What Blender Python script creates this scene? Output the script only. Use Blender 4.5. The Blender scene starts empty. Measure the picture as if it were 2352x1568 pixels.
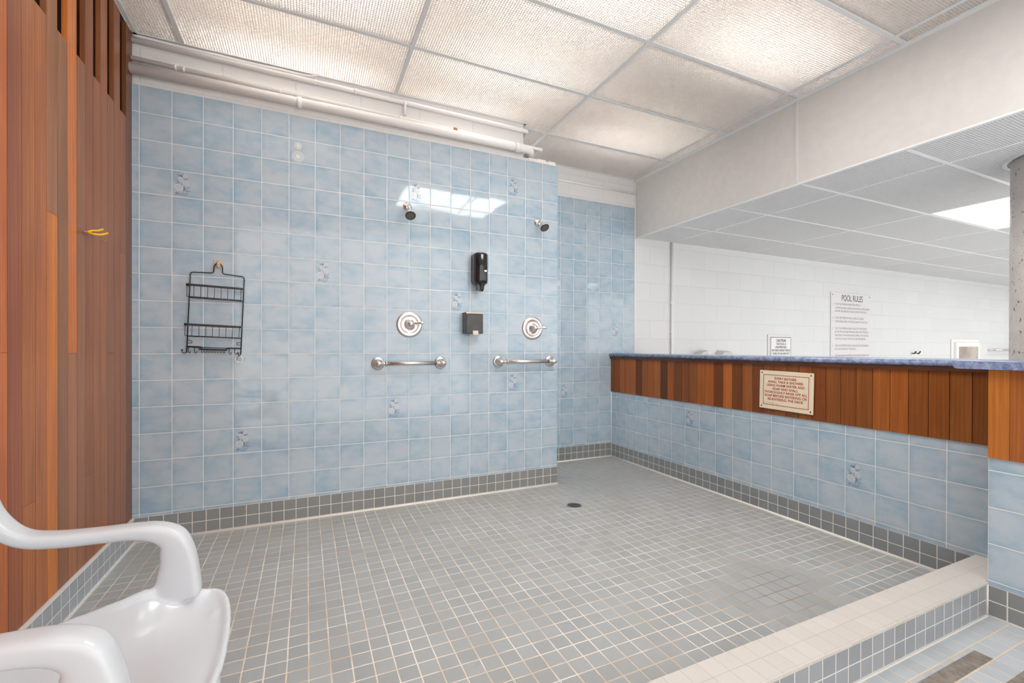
import bpy, bmesh, math, random
from mathutils import Vector, Matrix
random.seed(7)
PI = math.pi
sc = bpy.context.scene
COL = sc.collection

# ------------------------------------------------------------------ camera
FPX, TH, CX, CY, PITCH, ROLL = 1030.65, 0.4255, 1171.61, 803.00, -0.0038, 0.0025
H = 1.12
cam_d = bpy.data.cameras.new('camera'); cam = bpy.data.objects.new('camera', cam_d); COL.objects.link(cam)
cam_d.sensor_fit = 'HORIZONTAL'; cam_d.sensor_width = 36.0
cam_d.lens = FPX / 2352 * 36
cam_d.shift_x = -(CX - 1176) / 2352
cam_d.shift_y = (CY - 784) / 2352
cam_d.clip_start = 0.02; cam_d.clip_end = 60
fw = Vector((math.sin(TH) * math.cos(PITCH), math.cos(TH) * math.cos(PITCH), math.sin(PITCH)))
rt = Vector((math.cos(TH), -math.sin(TH), 0)); up = rt.cross(fw)
rt2 = rt * math.cos(ROLL) + up * math.sin(ROLL)
up2 = -rt * math.sin(ROLL) + up * math.cos(ROLL)
m = Matrix((rt2, up2, -fw)).transposed().to_4x4(); m.translation = Vector((0, 0, H))
cam.matrix_world = m
sc.camera = cam

# ------------------------------------------------------------------ view, world
sc.view_settings.view_transform = 'Standard'; sc.view_settings.look = 'None'
sc.view_settings.gamma = 1; sc.view_settings.use_curve_mapping = False
sc.view_settings.exposure = 0.42
w = bpy.data.worlds.new('world'); sc.world = w; w.use_nodes = True
bg = w.node_tree.nodes['Background']; bg.inputs[0].default_value = (1.0, 0.99, 0.975, 1); bg.inputs[1].default_value = 1.85
TUBE_E = 13.5      # fluorescent tubes above the louvre ceiling
PANEL_E = 9.5      # white diffuser panels
POOL_E = 4.2

# ------------------------------------------------------------------ node helper
class NT:
    def __init__(s, name):
        s.m = bpy.data.materials.new(name); s.m.use_nodes = True
        s.t = s.m.node_tree; s.n = s.t.nodes; s.b = s.n['Principled BSDF']; s.out = s.n['Material Output']
    def new(s, ty, **k):
        x = s.n.new(ty)
        for a, v in k.items(): setattr(x, a, v)
        return x
    def put(s, sock, v):
        if hasattr(v, 'is_linked') or hasattr(v, 'links'): s.t.links.new(v, sock)
        else:
            if isinstance(v, (tuple, list)) and len(v) == 3 and sock.type == 'RGBA': v = (*v, 1)
            sock.default_value = v
    def math(s, op, a, b=0.0, c=None, clamp=False):
        x = s.new('ShaderNodeMath', operation=op, use_clamp=clamp)
        s.put(x.inputs[0], a); s.put(x.inputs[1], b)
        if c is not None: s.put(x.inputs[2], c)
        return x.outputs[0]
    def add(s, a, b): return s.math('ADD', a, b)
    def sub(s, a, b): return s.math('SUBTRACT', a, b)
    def mul(s, a, b): return s.math('MULTIPLY', a, b)
    def div(s, a, b): return s.math('DIVIDE', a, b)
    def mx(s, a, b): return s.math('MAXIMUM', a, b)
    def mn(s, a, b): return s.math('MINIMUM', a, b)
    def step(s, v, a, b, lo=0.0, hi=1.0):
        x = s.new('ShaderNodeMapRange', interpolation_type='SMOOTHSTEP')
        for i, q in enumerate((v, a, b, lo, hi)): s.put(x.inputs[i], q)
        return x.outputs[0]
    def mix(s, f, a, b, mode='MIX'):
        x = s.new('ShaderNodeMix', data_type='RGBA', blend_type=mode)
        s.put(x.inputs[0], f); s.put(x.inputs[6], a); s.put(x.inputs[7], b)
        return x.outputs[2]
    def xyz(s, x_, y_, z_):
        x = s.new('ShaderNodeCombineXYZ')
        for i, q in enumerate((x_, y_, z_)): s.put(x.inputs[i], q)
        return x.outputs[0]
    def pos(s):
        g = s.new('ShaderNodeNewGeometry'); p = s.new('ShaderNodeSeparateXYZ')
        s.t.links.new(g.outputs['Position'], p.inputs[0]); s.P = g.outputs['Position']
        return p.outputs
    def obj(s):
        g = s.new('ShaderNodeTexCoord'); p = s.new('ShaderNodeSeparateXYZ')
        s.t.links.new(g.outputs['Object'], p.inputs[0]); s.P = g.outputs['Object']
        return p.outputs
    def noise(s, vec, scale, detail=3.0, rough=0.5, col=False):
        x = s.new('ShaderNodeTexNoise'); s.put(x.inputs['Vector'], vec)
        x.inputs['Scale'].default_value = scale; x.inputs['Detail'].default_value = detail; x.inputs['Roughness'].default_value = rough
        return x.outputs[1 if col else 0]
    def white(s, vec):
        x = s.new('ShaderNodeTexWhiteNoise', noise_dimensions='3D'); s.put(x.inputs['Vector'], vec); return x.outputs
    def vma(s, a, k, b):
        x = s.new('ShaderNodeVectorMath', operation='MULTIPLY_ADD')
        s.put(x.inputs[0], a); s.put(x.inputs[1], k); s.put(x.inputs[2], b); return x.outputs[0]
    def bump(s, h, strength=1.0, dist=0.001):
        x = s.new('ShaderNodeBump'); s.put(x.inputs['Height'], h)
        x.inputs['Strength'].default_value = strength; x.inputs['Distance'].default_value = dist
        s.t.links.new(x.outputs[0], s.b.inputs['Normal'])
    def set(s, **k):
        names = dict(col='Base Color', rough='Roughness', metal='Metallic', spec='Specular IOR Level', coat='Coat Weight', trans='Transmission Weight', ec='Emission Color', es='Emission Strength', sss='Subsurface Weight')
        for a, v in k.items(): s.put(s.b.inputs[names[a]], v)
        return s

def plain(name, col, rough=0.5, metal=0.0, spec=0.5, bumpn=0, bscale=60, vary=0.0):
    n = NT(name); n.obj()
    c = col
    if vary:
        f = n.noise(n.P, bscale * 0.3, 3)
        c = n.mix(n.step(f, 0.3, 0.7), tuple(x * (1 - vary) for x in col), tuple(min(1, x * (1 + vary * .6)) for x in col))
    n.set(col=c, rough=rough, metal=metal, spec=spec)
    if bumpn: n.bump(n.noise(n.P, bscale, 4), 0.5, bumpn)
    return n.m

def grid(n, u, v, pu, pv, gw):
    fu = n.math('FRACT', u); fv = n.math('FRACT', v)
    du = n.mul(n.mn(fu, n.sub(1.0, fu)), pu); dv = n.mul(n.mn(fv, n.sub(1.0, fv)), pv)
    d = n.mn(du, dv)
    g = n.step(d, gw / 2 - 0.0005, gw / 2 + 0.0005, 1.0, 0.0)
    idv = n.xyz(n.math('FLOOR', u), n.math('FLOOR', v), 3.7)
    return d, g, idv

def blue_tile(name, au, u0, v0, sign=1.0, pu=0.1535):
    n = NT(name); p = n.pos()
    u = n.div(n.sub(p[au], u0), pu * sign); v = n.div(n.sub(p[2], v0), 0.1535)
    d, g, idv = grid(n, u, v, pu, 0.1535, 0.0036)
    wn = n.white(idv)
    q = n.vma(n.vma(wn[1], (37.0, 37.0, 37.0), n.P), (.75, .75, 1.25), (0., 0., 0.))
    n1 = n.noise(q, 13, 4, 0.6); n2 = n.noise(q, 5.5, 2, 0.5); n3 = n.noise(q, 30, 3, 0.6)
    edge = n.step(d, 0.0, 0.030, 1.0, 0.0)
    f = n.add(n.mul(n1, 0.9), n.mul(n2, 0.7))
    f = n.add(f, n.mul(edge, n.mul(n2, 0.30))); f = n.add(f, n.mul(n.sub(wn[0], 0.5), 0.05)); f = n.add(f, n.mul(n.sub(n3, .5), 0.16))
    f = n.step(f, 0.60, 1.30)
    c = n.mix(f, (0.465, 0.54, 0.60), (0.27, 0.415, 0.535))
    c = n.mix(g, c, (0.80, 0.735, 0.68))
    n.set(col=c, rough=n.mix(g, (0.055, 0.055, 0.055), (0.6, 0.6, 0.6)), spec=0.5)
    tl = n.noise(q, 7, 1, 0.4)
    hgt = n.add(n.mul(n.step(d, 0.0010, 0.0042), 0.6), n.add(n.mul(tl, 0.9), n.mul(n3, 0.04)))
    n.bump(hgt, 0.8, 0.0011)
    return n.m

def gray_tile(name, au, av, u0, v0, pu, pv, col=(0.285, 0.29, 0.285), grout=(0.74, 0.68, 0.61), gw=0.0042, floor=False, su=1.0, rough=0.32):
    n = NT(name); p = n.pos()
    u = n.div(n.sub(p[au], u0), pu * su); v = n.div(n.sub(p[av], v0), pv)
    wob = n.noise(n.P, 3.0, 2); wob2 = n.noise(n.P, 11, 2)
    if floor:
        u = n.add(u, n.mul(n.sub(wob2, .5), .05)); v = n.add(v, n.mul(n.sub(n.noise(n.P, 9, 2), .5), .05))
    d, g, idv = grid(n, u, v, pu, pv, gw)
    wn = n.white(idv)
    q = n.vma(wn[1], (11.0, 11.0, 11.0), n.P)
    k = n.noise(q, 20, 3)
    a = tuple(x * .88 for x in col); b = tuple(x * 1.10 for x in col)
    c = n.mix(n.add(n.mul(wn[0], .6), n.mul(k, .4)), a, b)
    if floor:
        dirt = n.step(n.noise(n.P, 1.7, 4, .6), 0.45, 0.72)
        c = n.mix(n.mul(dirt, .25), c, (0.33, 0.315, 0.285))
        sm = n.step(n.noise(n.vma(n.P, (1., 2.2, 1.), (5., 3., 0.)), 6, 5, .7), 0.62, 0.74)
        c = n.mix(n.mul(sm, .25), c, (0.2, 0.185, 0.16))
        warm = n.step(n.noise(n.P, 4.5, 3, .6), 0.35, 0.65)
        gc = n.mix(warm, grout, (0.62, 0.50, 0.37))
        # brown soiled joints in one patch, greyed joints worn along the back of the alcove
        dx = n.sub(p[0], 1.98); dy = n.sub(p[1], 1.42)
        r = n.math('SQRT', n.add(n.mul(dx, dx), n.mul(n.mul(dy, dy), 2.2)))
        soil = n.mul(n.step(n.add(r, n.mul(wob, .35)), 0.28, 0.62, 1.0, 0.0), 0.8)
        gc = n.mix(soil, gc, (0.17, 0.12, 0.075))
        dx = n.sub(p[0], 2.25); dy = n.sub(p[1], 3.15)
        r = n.math('SQRT', n.add(n.mul(dx, dx), n.mul(dy, dy)))
        worn = n.mul(n.step(n.add(r, n.mul(wob2, .5)), 0.4, 0.95, 1.0, 0.0), 0.8)
        gc = n.mix(worn, gc, (0.36, 0.35, 0.33))
        c = n.mix(g, c, gc)
    else:
        c = n.mix(g, c, grout)
    n.set(col=c, rough=n.add(rough, n.mul(g, .4)), spec=0.5)
    n.bump(n.add(n.step(d, 0.001, gw / 2 + .0022), n.mul(n.noise(q, 9, 2), .5)), 0.7, 0.0009)
    return n.m

def block_mat(name, u0=3.407, col=(0.80, 0.79, 0.775)):
    n = NT(name); p = n.pos()
    v = n.div(n.sub(p[2], 2.035), 0.2035); row = n.math('FLOOR', v)
    u = n.add(n.div(n.sub(p[0], u0), 0.405), n.mul(n.math('FLOORED_MODULO', row, 2.0), 0.5))
    d, g, idv = grid(n, u, v, 0.405, 0.2035, 0.010)
    wn = n.white(idv)
    c = n.mix(wn[0], tuple(x * .97 for x in col), col)
    c = n.mix(g, c, tuple(x * .94 for x in col))
    n.set(col=c, rough=0.45, spec=0.35)
    pit = n.step(n.noise(n.P, 160, 2, .6), 0.62, 0.75, 1.0, 0.0)
    n.bump(n.add(n.step(d, 0.0, 0.009), n.add(n.mul(n.noise(n.P, 45, 4), .25), n.mul(pit, .10))), 0.7, 0.0018)
    return n.m

def wood_mat(name, ay=1, gloss=0.35):
    n = NT(name); p = n.pos()
    at = n.new('ShaderNodeVertexColor', layer_name='tint')
    off = n.mul(at.outputs[1], 40)
    q = n.xyz(n.add(n.mul(p[ay], 1.0), off), n.mul(p[0], 1.0), n.mul(n.add(p[2], off), 0.035))
    g1 = n.noise(q, 110, 4, .7); g2 = n.noise(q, 19, 2, .5)
    cath = n.new('ShaderNodeTexWave', wave_type='BANDS', bands_direction='X', wave_profile='SIN')
    n.put(cath.inputs['Vector'], q); cath.inputs['Scale'].default_value = 16; cath.inputs['Distortion'].default_value = 9
    cath.inputs['Detail'].default_value = 3; cath.inputs['Detail Scale'].default_value = 1.2
    f = n.add(n.mul(g1, .45), n.add(n.mul(g2, .40), n.mul(cath.outputs[1], .10)))
    f = n.step(f, 0.30, 0.68, 0.74, 1.20)
    blot = n.step(n.noise(n.xyz(n.mul(p[ay], 6.), off, n.mul(p[2], 1.6)), 1.0, 3, .6), 0.35, 0.75)
    c = n.mix(1.0, at.outputs[0], n.xyz(f, f, f), 'MULTIPLY')
    c = n.mix(n.mul(blot, .38), c, n.mix(1.0, at.outputs[0], (0.55, 0.42, 0.38), 'MULTIPLY'))
    n.set(col=c, rough=gloss, spec=0.4)
    n.bump(n.add(n.mul(g1, .6), g2), 0.25, 0.0006)
    return n.m

# ------------------------------------------------------------------ materials
Z16 = 0.161; XM0 = -0.8713; YM = 3.2106; YR = 3.82; XH = 2.892; XN = 2.608
M = {}
M['blue_main'] = blue_tile('blue_tile_main', 0, XM0, Z16)
M['blue_alcove'] = blue_tile('blue_tile_alcove', 0, 2.273, Z16)
M['blue_right'] = blue_tile('blue_tile_right', 1, 3.740, 0.158, -1.0)
M['blue_near'] = blue_tile('blue_tile_near', 1, 0.8855, 0.153, -1.0)
M['gray_main'] = gray_tile('gray_base_main', 0, 2, -0.8295, 0.1446, 0.0698, 0.0666, col=(.255, .262, .258))
M['gray_alcove'] = gray_tile('gray_base_alcove', 0, 2, 2.262, 0.142, 0.0698, 0.0666, col=(.24, .25, .25))
M['gray_right'] = gray_tile('gray_base_right', 1, 2, 3.753, 0.134, 0.0699, 0.0666, col=(.24, .262, .275), su=-1.0)
M['gray_near'] = gray_tile('gray_base_near', 1, 2, 0.8265, 0.132, 0.069, 0.064, col=(.24, .25, .25))
M['gray_left_lit'] = gray_tile('gray_base_left_lit', 1, 2, 2.10, 0.133, 0.0698, 0.0666, col=(.38, .41, .44), grout=(.84, .82, .80))  # bluish light falling on these grey base tiles is put into their colour
M['gray_curb'] = gray_tile('gray_curb_face', 0, 2, 2.534, 0.132, 0.0689, 0.066, col=(.31, .325, .345), grout=(.72, .69, .65))
M['floor_in'] = gray_tile('shower_floor_tile', 0, 1, 0.0075, 2.206, 0.0700, 0.0695, col=(.375, .392, .39), grout=(.82, .76, .68), floor=True, gw=0.0046, rough=.30)
M['floor_out'] = gray_tile('entry_floor_tile', 0, 1, 2.541, 0.819, 0.0689, 0.0695, col=(.46, .50, .53), grout=(.70, .60, .48), floor=True, gw=0.005, rough=.35)
M['block'] = block_mat('white_block', col=(.74, .745, .745))
M['block_main'] = block_mat('white_block_main', u0=0.337 - .2025 + .405)
M['block_alcove'] = block_mat('white_block_alcove', u0=2.379 + .2025)
M['white'] = plain('white_paint', (0.88, 0.865, 0.85), 0.42, bumpn=0.0012, bscale=60)
M['caulk'] = plain('white_caulk', (0.82, 0.79, 0.75), 0.45, bumpn=0.001, bscale=90)
M['bar'] = plain('white_steel_grid', (0.80, 0.81, 0.805), 0.42)
M['louvre'] = None
M['bulk'] = plain('beige_laminate', (0.69, 0.67, 0.645), 0.4, vary=0.03)
M['trim_bulk'] = plain('pale_trim', (0.72, 0.68, 0.66), 0.4)
M['woodL'] = wood_mat('cedar_boards'); M['woodR'] = wood_mat('varnished_boards', 1, 0.30)
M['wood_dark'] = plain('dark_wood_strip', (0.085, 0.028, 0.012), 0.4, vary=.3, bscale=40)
M['chrome'] = plain('polished_chrome', (0.78, 0.75, 0.73), 0.12, 1.0)
M['nickel'] = plain('brushed_nickel', (0.66, 0.62, 0.60), 0.34, 1.0)
M['dark_metal'] = plain('dark_rubber', (0.03, 0.03, 0.03), 0.45)
M['black_gloss'] = plain('black_gloss_plastic', (0.012, 0.012, 0.014), 0.10, spec=.6)
M['black_wire'] = plain('black_coated_wire', (0.013, 0.013, 0.015), 0.35)
M['smoke'] = plain('smoked_plastic', (0.045, 0.04, 0.042), 0.25, vary=.25)
M['beige_pl'] = plain('beige_plastic', (0.66, 0.58, 0.50), 0.4)
M['beige_hook'] = plain('tan_hook_plastic', (0.56, 0.45, 0.36), 0.35)
M['white_pl'] = plain('white_chair_plastic', (0.61, 0.63, 0.66), 0.18)
M['yellow'] = plain('yellow_rubber', (0.90, 0.52, 0.01), 0.35)
M['cream'] = plain('cream_sign', (0.80, 0.70, 0.52), 0.4)
M['red'] = plain('red_print', (0.42, 0.05, 0.025), 0.5)
M['sign_white'] = plain('white_sign', (0.74, 0.71, 0.71), 0.4)
M['sign_white2'] = plain('bright_white_sign', (0.82, 0.81, 0.81), 0.4)
M['ink'] = plain('grey_print', (0.16, 0.15, 0.15), 0.6)
M['ink_dark'] = plain('black_print', (0.035, 0.035, 0.035), 0.6)
M['ink_faded'] = plain('faded_print', (0.34, 0.325, 0.325), 0.6)
M['strip'] = plain('grey_grip', (0.225, 0.195, 0.17), 0.8, vary=.25, bumpn=.001, bscale=120)
M['pool_floor'] = plain('pool_deck', (0.72, 0.73, 0.72), 0.6)
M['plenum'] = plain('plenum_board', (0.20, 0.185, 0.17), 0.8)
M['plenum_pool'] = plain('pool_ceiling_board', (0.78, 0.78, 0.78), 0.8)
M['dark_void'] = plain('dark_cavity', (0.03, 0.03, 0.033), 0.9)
M['duct'] = plain('galvanised_duct', (0.30, 0.33, 0.36), 0.5, 0.3)
M['grey_pl'] = plain('grey_plastic', (0.60, 0.61, 0.60), 0.45)
M['window'] = plain('cabinet_glass_reflection', (0.45, 0.38, 0.32), 0.08, vary=.35, bscale=9)  # brown mottle paints the room's reflection into the glass
M['fl_white'] = plain('flower_white', (0.50, 0.54, 0.57), 0.14)
M['fl_daisy'] = plain('daisy_white', (0.72, 0.73, 0.73), 0.2)
M['fl_blue'] = plain('flower_blue', (0.20, 0.29, 0.44), 0.14)
M['fl_pale'] = plain('flower_outline', (0.60, 0.63, 0.66), 0.14)
M['rust'] = plain('rusty_brass', (0.45, 0.22, 0.07), 0.5, 0.4)

n = NT('louvre_plastic'); n.set(col=(0.84, 0.81, 0.78), rough=.4, spec=.4)
tr = n.new('ShaderNodeBsdfTranslucent'); tr.inputs[0].default_value = (.86, .82, .78, 1)
mxs = n.new('ShaderNodeMixShader'); mxs.inputs[0].default_value = .34
n.t.links.new(n.b.outputs[0], mxs.inputs[1]); n.t.links.new(tr.outputs[0], mxs.inputs[2]); n.t.links.new(mxs.outputs[0], n.out.inputs[0])
M['louvre'] = n.m
n = NT('louvre_plastic_pool'); n.set(col=(0.86, 0.86, 0.86), rough=.4, spec=.4); M['louvre_pool'] = n.m

n = NT('counter_laminate'); n.pos(); f = n.noise(n.P, 38, 4, .65); f2 = n.noise(n.P, 120, 2)
c = n.mix(n.step(f, .32, .68), (0.115, 0.165, 0.31), (0.30, 0.36, 0.52)); c = n.mix(n.step(f2, .6, .72), c, (0.42, 0.46, 0.58))
n.set(col=c, rough=.16); M['counter'] = n.m
n = NT('curb_tile'); p = n.pos()
d, g, idv = grid(n, n.div(n.sub(p[0], 2.544), 0.0689), n.div(n.sub(p[1], 0.957), 0.0725), .0689, .0725, .0022)
wn = n.white(idv); c = n.mix(wn[0], (0.55, 0.52, 0.485), (0.58, 0.55, 0.515))
c = n.mix(n.mul(n.step(n.noise(n.P, 170, 2), .62, .72), .35), c, (0.40, 0.38, 0.34))
c = n.mix(n.mul(g, .42), c, (0.42, 0.34, 0.25)); n.set(col=c, rough=.55); n.bump(n.add(n.noise(n.P, 60, 4), n.step(d, 0, .002)), .5, .0012); M['curb'] = n.m
n = NT('speckled_column'); p = n.pos()
s1 = n.step(n.noise(n.vma(n.P, (1.2, 1.2, .7), (0., 0., 0.)), 34, 3, .55), .645, .68)
s2 = n.step(n.noise(n.P, 95, 2, .5), .66, .70)
c = n.mix(n.step(n.noise(n.P, 9, 3), .3, .7), (0.80, 0.73, 0.68), (0.88, 0.82, 0.77))
c = n.mix(n.mul(n.mx(s1, n.mul(s2, .7)), .85), c, (0.13, 0.09, 0.06)); n.set(col=c, rough=.5); M['column'] = n.m

def emit(name, col, e):
    n = NT(name); n.set(col=(.9, .9, .9), ec=col, es=e); return n.m
M['tube_fill'] = emit('fill_tube_glow', (1.0, .95, .91), TUBE_E * 1.9)  # stronger glow for the added fill battens
M['tube'] = emit('tube_glow', (1.0, 0.985, 0.96), TUBE_E)
M['panel'] = emit('diffuser_glow', (1.0, 0.98, 0.95), PANEL_E)
M['panel_pool'] = emit('pool_diffuser_glow', (1.0, 1.0, 1.0), POOL_E)

# ------------------------------------------------------------------ mesh helpers
def box(bm, x0, x1, y0, y1, z0, z1, mi=0, R=None, skip=''):
    v = [bm.verts.new(Vector(c) if R is None else R @ Vector(c)) for c in
         [(x0, y0, z0), (x1, y0, z0), (x1, y1, z0), (x0, y1, z0), (x0, y0, z1), (x1, y0, z1), (x1, y1, z1), (x0, y1, z1)]]
    F = {'b': (0, 3, 2, 1), 't': (4, 5, 6, 7), 'f': (0, 1, 5, 4), 'r': (1, 2, 6, 5), 'k': (2, 3, 7, 6), 'l': (3, 0, 4, 7)}
    out = []
    for k, f in F.items():
        if k in skip: continue
        fc = bm.faces.new([v[i] for i in f]); fc.material_index = mi; out.append(fc)
    return out
def bevel_box(bm, x0, x1, y0, y1, z0, z1, r, seg=2, mi=0, R=None):
    t = bmesh.new(); box(t, x0, x1, y0, y1, z0, z1)
    bmesh.ops.bevel(t, geom=t.edges[:], offset=r, segments=seg, profile=.5, affect='EDGES')
    merge(bm, t, mi, R)
def merge(bm, t, mi=None, R=None):
    mp = {}
    for v in t.verts: mp[v] = bm.verts.new(v.co if R is None else R @ v.co)
    for f in t.faces:
        try: nf = bm.faces.new([mp[v] for v in f.verts])
        except ValueError: continue
        nf.material_index = f.material_index if mi is None else mi; nf.smooth = f.smooth
    t.free()
def frame(d):
    d = d.normalized(); a = Vector((0, 0, 1)) if abs(d.z) < .9 else Vector((1, 0, 0))
    u = d.cross(a).normalized(); return u, d.cross(u).normalized()
def lathe(bm, prof, o, ax, seg=28, mi=0, cap=True):
    """prof: (distance along axis, radius)"""
    o = Vector(o); ax = Vector(ax).normalized(); u, v = frame(ax); rings = []
    for t, r in prof:
        rings.append([bm.verts.new(o + ax * t + (u * math.cos(2 * PI * i / seg) + v * math.sin(2 * PI * i / seg)) * max(r, 1e-5)) for i in range(seg)])
    for a, b in zip(rings, rings[1:]):
        for i in range(seg):
            f = bm.faces.new((a[i], a[(i + 1) % seg], b[(i + 1) % seg], b[i])); f.material_index = mi; f.smooth = True
    if cap:
        for r_ in (rings[0], rings[-1]):
            f = bm.faces.new(r_); f.material_index = mi
def fillet(pts, r, n=5, closed=False):
    P = [Vector(p) for p in pts]; out = []
    N = len(P)
    for i in range(N):
        if not closed and i in (0, N - 1): out.append(P[i]); continue
        a, b, c = P[i - 1], P[i], P[(i + 1) % N]
        d1 = (a - b); d2 = (c - b); rr = min(r, d1.length * .49, d2.length * .49)
        p1 = b + d1.normalized() * rr; p2 = b + d2.normalized() * rr
        for k in range(n + 1):
            t = k / n; out.append((p1 * (1 - t) + b * t) * (1 - t) + (b * (1 - t) + p2 * t) * t)
    return out
def tube(bm, pts, r, seg=10, mi=0, closed=False, rb=None, caps=True):
    P = [Vector(p) for p in pts]; N = len(P); rings = []
    pu = None
    for i in range(N):
        if closed: d = (P[(i + 1) % N] - P[i - 1])
        else: d = P[min(i + 1, N - 1)] - P[max(i - 1, 0)]
        d.normalize()
        if pu is None: u, v = frame(d)
        else:
            u = (pu - d * pu.dot(d)).normalized(); v = d.cross(u)
        pu = u; rr = r[i] if isinstance(r, (list, tuple)) else r
        rings.append([bm.verts.new(P[i] + (u * math.cos(2 * PI * k / seg) + v * math.sin(2 * PI * k / seg)) * rr) for k in range(seg)])
    L = list(zip(rings, rings[1:])) + ([(rings[-1], rings[0])] if closed else [])
    for a, b in L:
        for i in range(seg):
            f = bm.faces.new((a[i], a[(i + 1) % seg], b[(i + 1) % seg], b[i])); f.material_index = mi; f.smooth = True
    if not closed and caps:
        for r_ in (rings[0], rings[-1]): bm.faces.new(r_).material_index = mi
def obj(name, bm, mats, parent=None, label=None, smooth=False, normals=True):
    if normals: bmesh.ops.recalc_face_normals(bm, faces=bm.faces[:])
    me = bpy.data.meshes.new(name); bm.to_mesh(me); bm.free()
    if not isinstance(mats, (list, tuple)): mats = [mats]
    for m_ in mats: me.materials.append(M[m_] if isinstance(m_, str) else m_)
    if smooth:
        for p_ in me.polygons: p_.use_smooth = True
    o = bpy.data.objects.new(name, me); COL.objects.link(o)
    if parent: o.parent = parent; o.matrix_parent_inverse = parent.matrix_world.inverted()
    if label: o['label'] = label
    return o
def tag(o, label, cat, group=None):
    o['label'] = label; o['category'] = cat
    if group: o['group'] = group
    return o
def struct(o, label=None):
    o['kind'] = 'structure'
    if label: o['label'] = label
    return o
def thing(name, label, cat, loc, group=None):
    o = bpy.data.objects.new(name, None); COL.objects.link(o); o.location = loc; o.empty_display_size = .05
    o.matrix_world = Matrix.Translation(loc)
    return tag(o, label, cat, group)

# ------------------------------------------------------------------ tile decorations (printed flowers on some tiles)
def ribbon(bm, pts, w, mp, mi):
    P = [Vector((a, b, 0)) for a, b in pts]
    L = []
    for i, p_ in enumerate(P):
        d = (P[min(i + 1, len(P) - 1)] - P[max(i - 1, 0)]); nn = Vector((-d.y, d.x, 0)).normalized() * w / 2
        L.append((bm.verts.new(mp(p_ + nn)), bm.verts.new(mp(p_ - nn))))
    for a, b in zip(L, L[1:]): bm.faces.new((a[0], a[1], b[1], b[0])).material_index = mi
def disc(bm, cx, cy, r, mp, mi, lob=7, k=.10, ph=0.0):
    vs = [bm.verts.new(mp(Vector((cx + r * (1 + k * math.cos(lob * a + ph)) * math.cos(a), cy + r * (1 + k * math.cos(lob * a + ph)) * math.sin(a), 0)))) for a in [2 * PI * i / 42 for i in range(42)]]
    bm.faces.new(vs).material_index = mi
def flower(bm, mp, mW, mB, mO):
    def mp2(v): return mp(v, 1)
    def mp3(v): return mp(v, 2)
    def leaf(b, t, wd):
        b = Vector(b); t = Vector(t); d = t - b; nn = Vector((-d.y, d.x)) * wd
        for s in (-1, 1):
            pts = [((b + d * k + nn * s * math.sin(PI * k) * (1 - .3 * k)).x, (b + d * k + nn * s * math.sin(PI * k) * (1 - .3 * k)).y) for k in [i / 8 for i in range(9)]]
            ribbon(bm, pts, .012, mp, mB)
        ribbon(bm, [tuple(b + d * .1), tuple(b + d * .75)], .018, mp, mB)
    for b, t, wd in [((.37, .32), (.57, .41), .22), ((.39, .27), (.58, .25), .16), ((.36, .07), (.50, .19), .30), ((.30, .10), (.13, .18), .25), ((.16, .17), (.12, .08), .3),
                     ((.22, .53), (.12, .69), .25), ((.27, .50), (.10, .53), .18), ((.26, .47), (.11, .46), .12), ((.31, .77), (.16, .84), .2), ((.31, .79), (.36, .90), .2), ((.31, .78), (.24, .87), .2),
                     ((.38, .68), (.50, .75), .28), ((.36, .66), (.35, .76), .2)]:
        leaf(b, t, wd)
    ribbon(bm, [(.33, .06), (.335, .17), (.37, .27), (.38, .36), (.34, .44), (.28, .50), (.22, .53)], .020, mp, mB)
    ribbon(bm, [(.37, .27), (.385, .38), (.40, .46)], .014, mp, mB); ribbon(bm, [(.34, .44), (.31, .55), (.29, .60)], .014, mp, mB)
    for i, (cx, cy, r) in enumerate([(.415, .83, .065), (.275, .69, .078), (.425, .555, .09), (.215, .38, .12)]):
        disc(bm, cx, cy, r * 1.10, mp2, mO, 6 + i % 2, .09, i)
        disc(bm, cx, cy, r * .90, mp3, mW, 6 + i % 2, .09, i)
def daisy(bm, mp, mO, cx, cy, r, npet):
    for k in range(npet):
        a = 2 * PI * k / npet; c_, s_ = math.cos(a), math.sin(a); pts = []
        for j in range(11):
            t = j / 10; rr = r * (.50 + .50 * (1 - abs(2 * t - 1) ** 1.5)); off = (t - .5) * 2 * r * (2.2 / npet) * (rr / r)
            pts.append((cx + c_ * rr - s_ * off, cy + s_ * rr + c_ * off))
        ribbon(bm, pts, .011, lambda v: mp(v, k % 3), mO)
    disc(bm, cx, cy, r * .42, lambda v: mp(v, 3), mO, npet, .12)
P_ = 0.1535
def mapper(kind, c, r):
    def f(v, lvl=0):
        e = .0006 + .0002 * lvl
        if kind == 'main': return Vector((XM0 + (c + v.x) * P_, YM - e, Z16 + (r + v.y) * P_))
        if kind == 'alcove': return Vector((2.273 + (c + v.x) * P_, YR - e, Z16 + (r + v.y) * P_))
        return Vector((XH - e, 3.740 - (c + v.x) * P_, .158 + (r + v.y) * P_))
    return f

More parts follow.
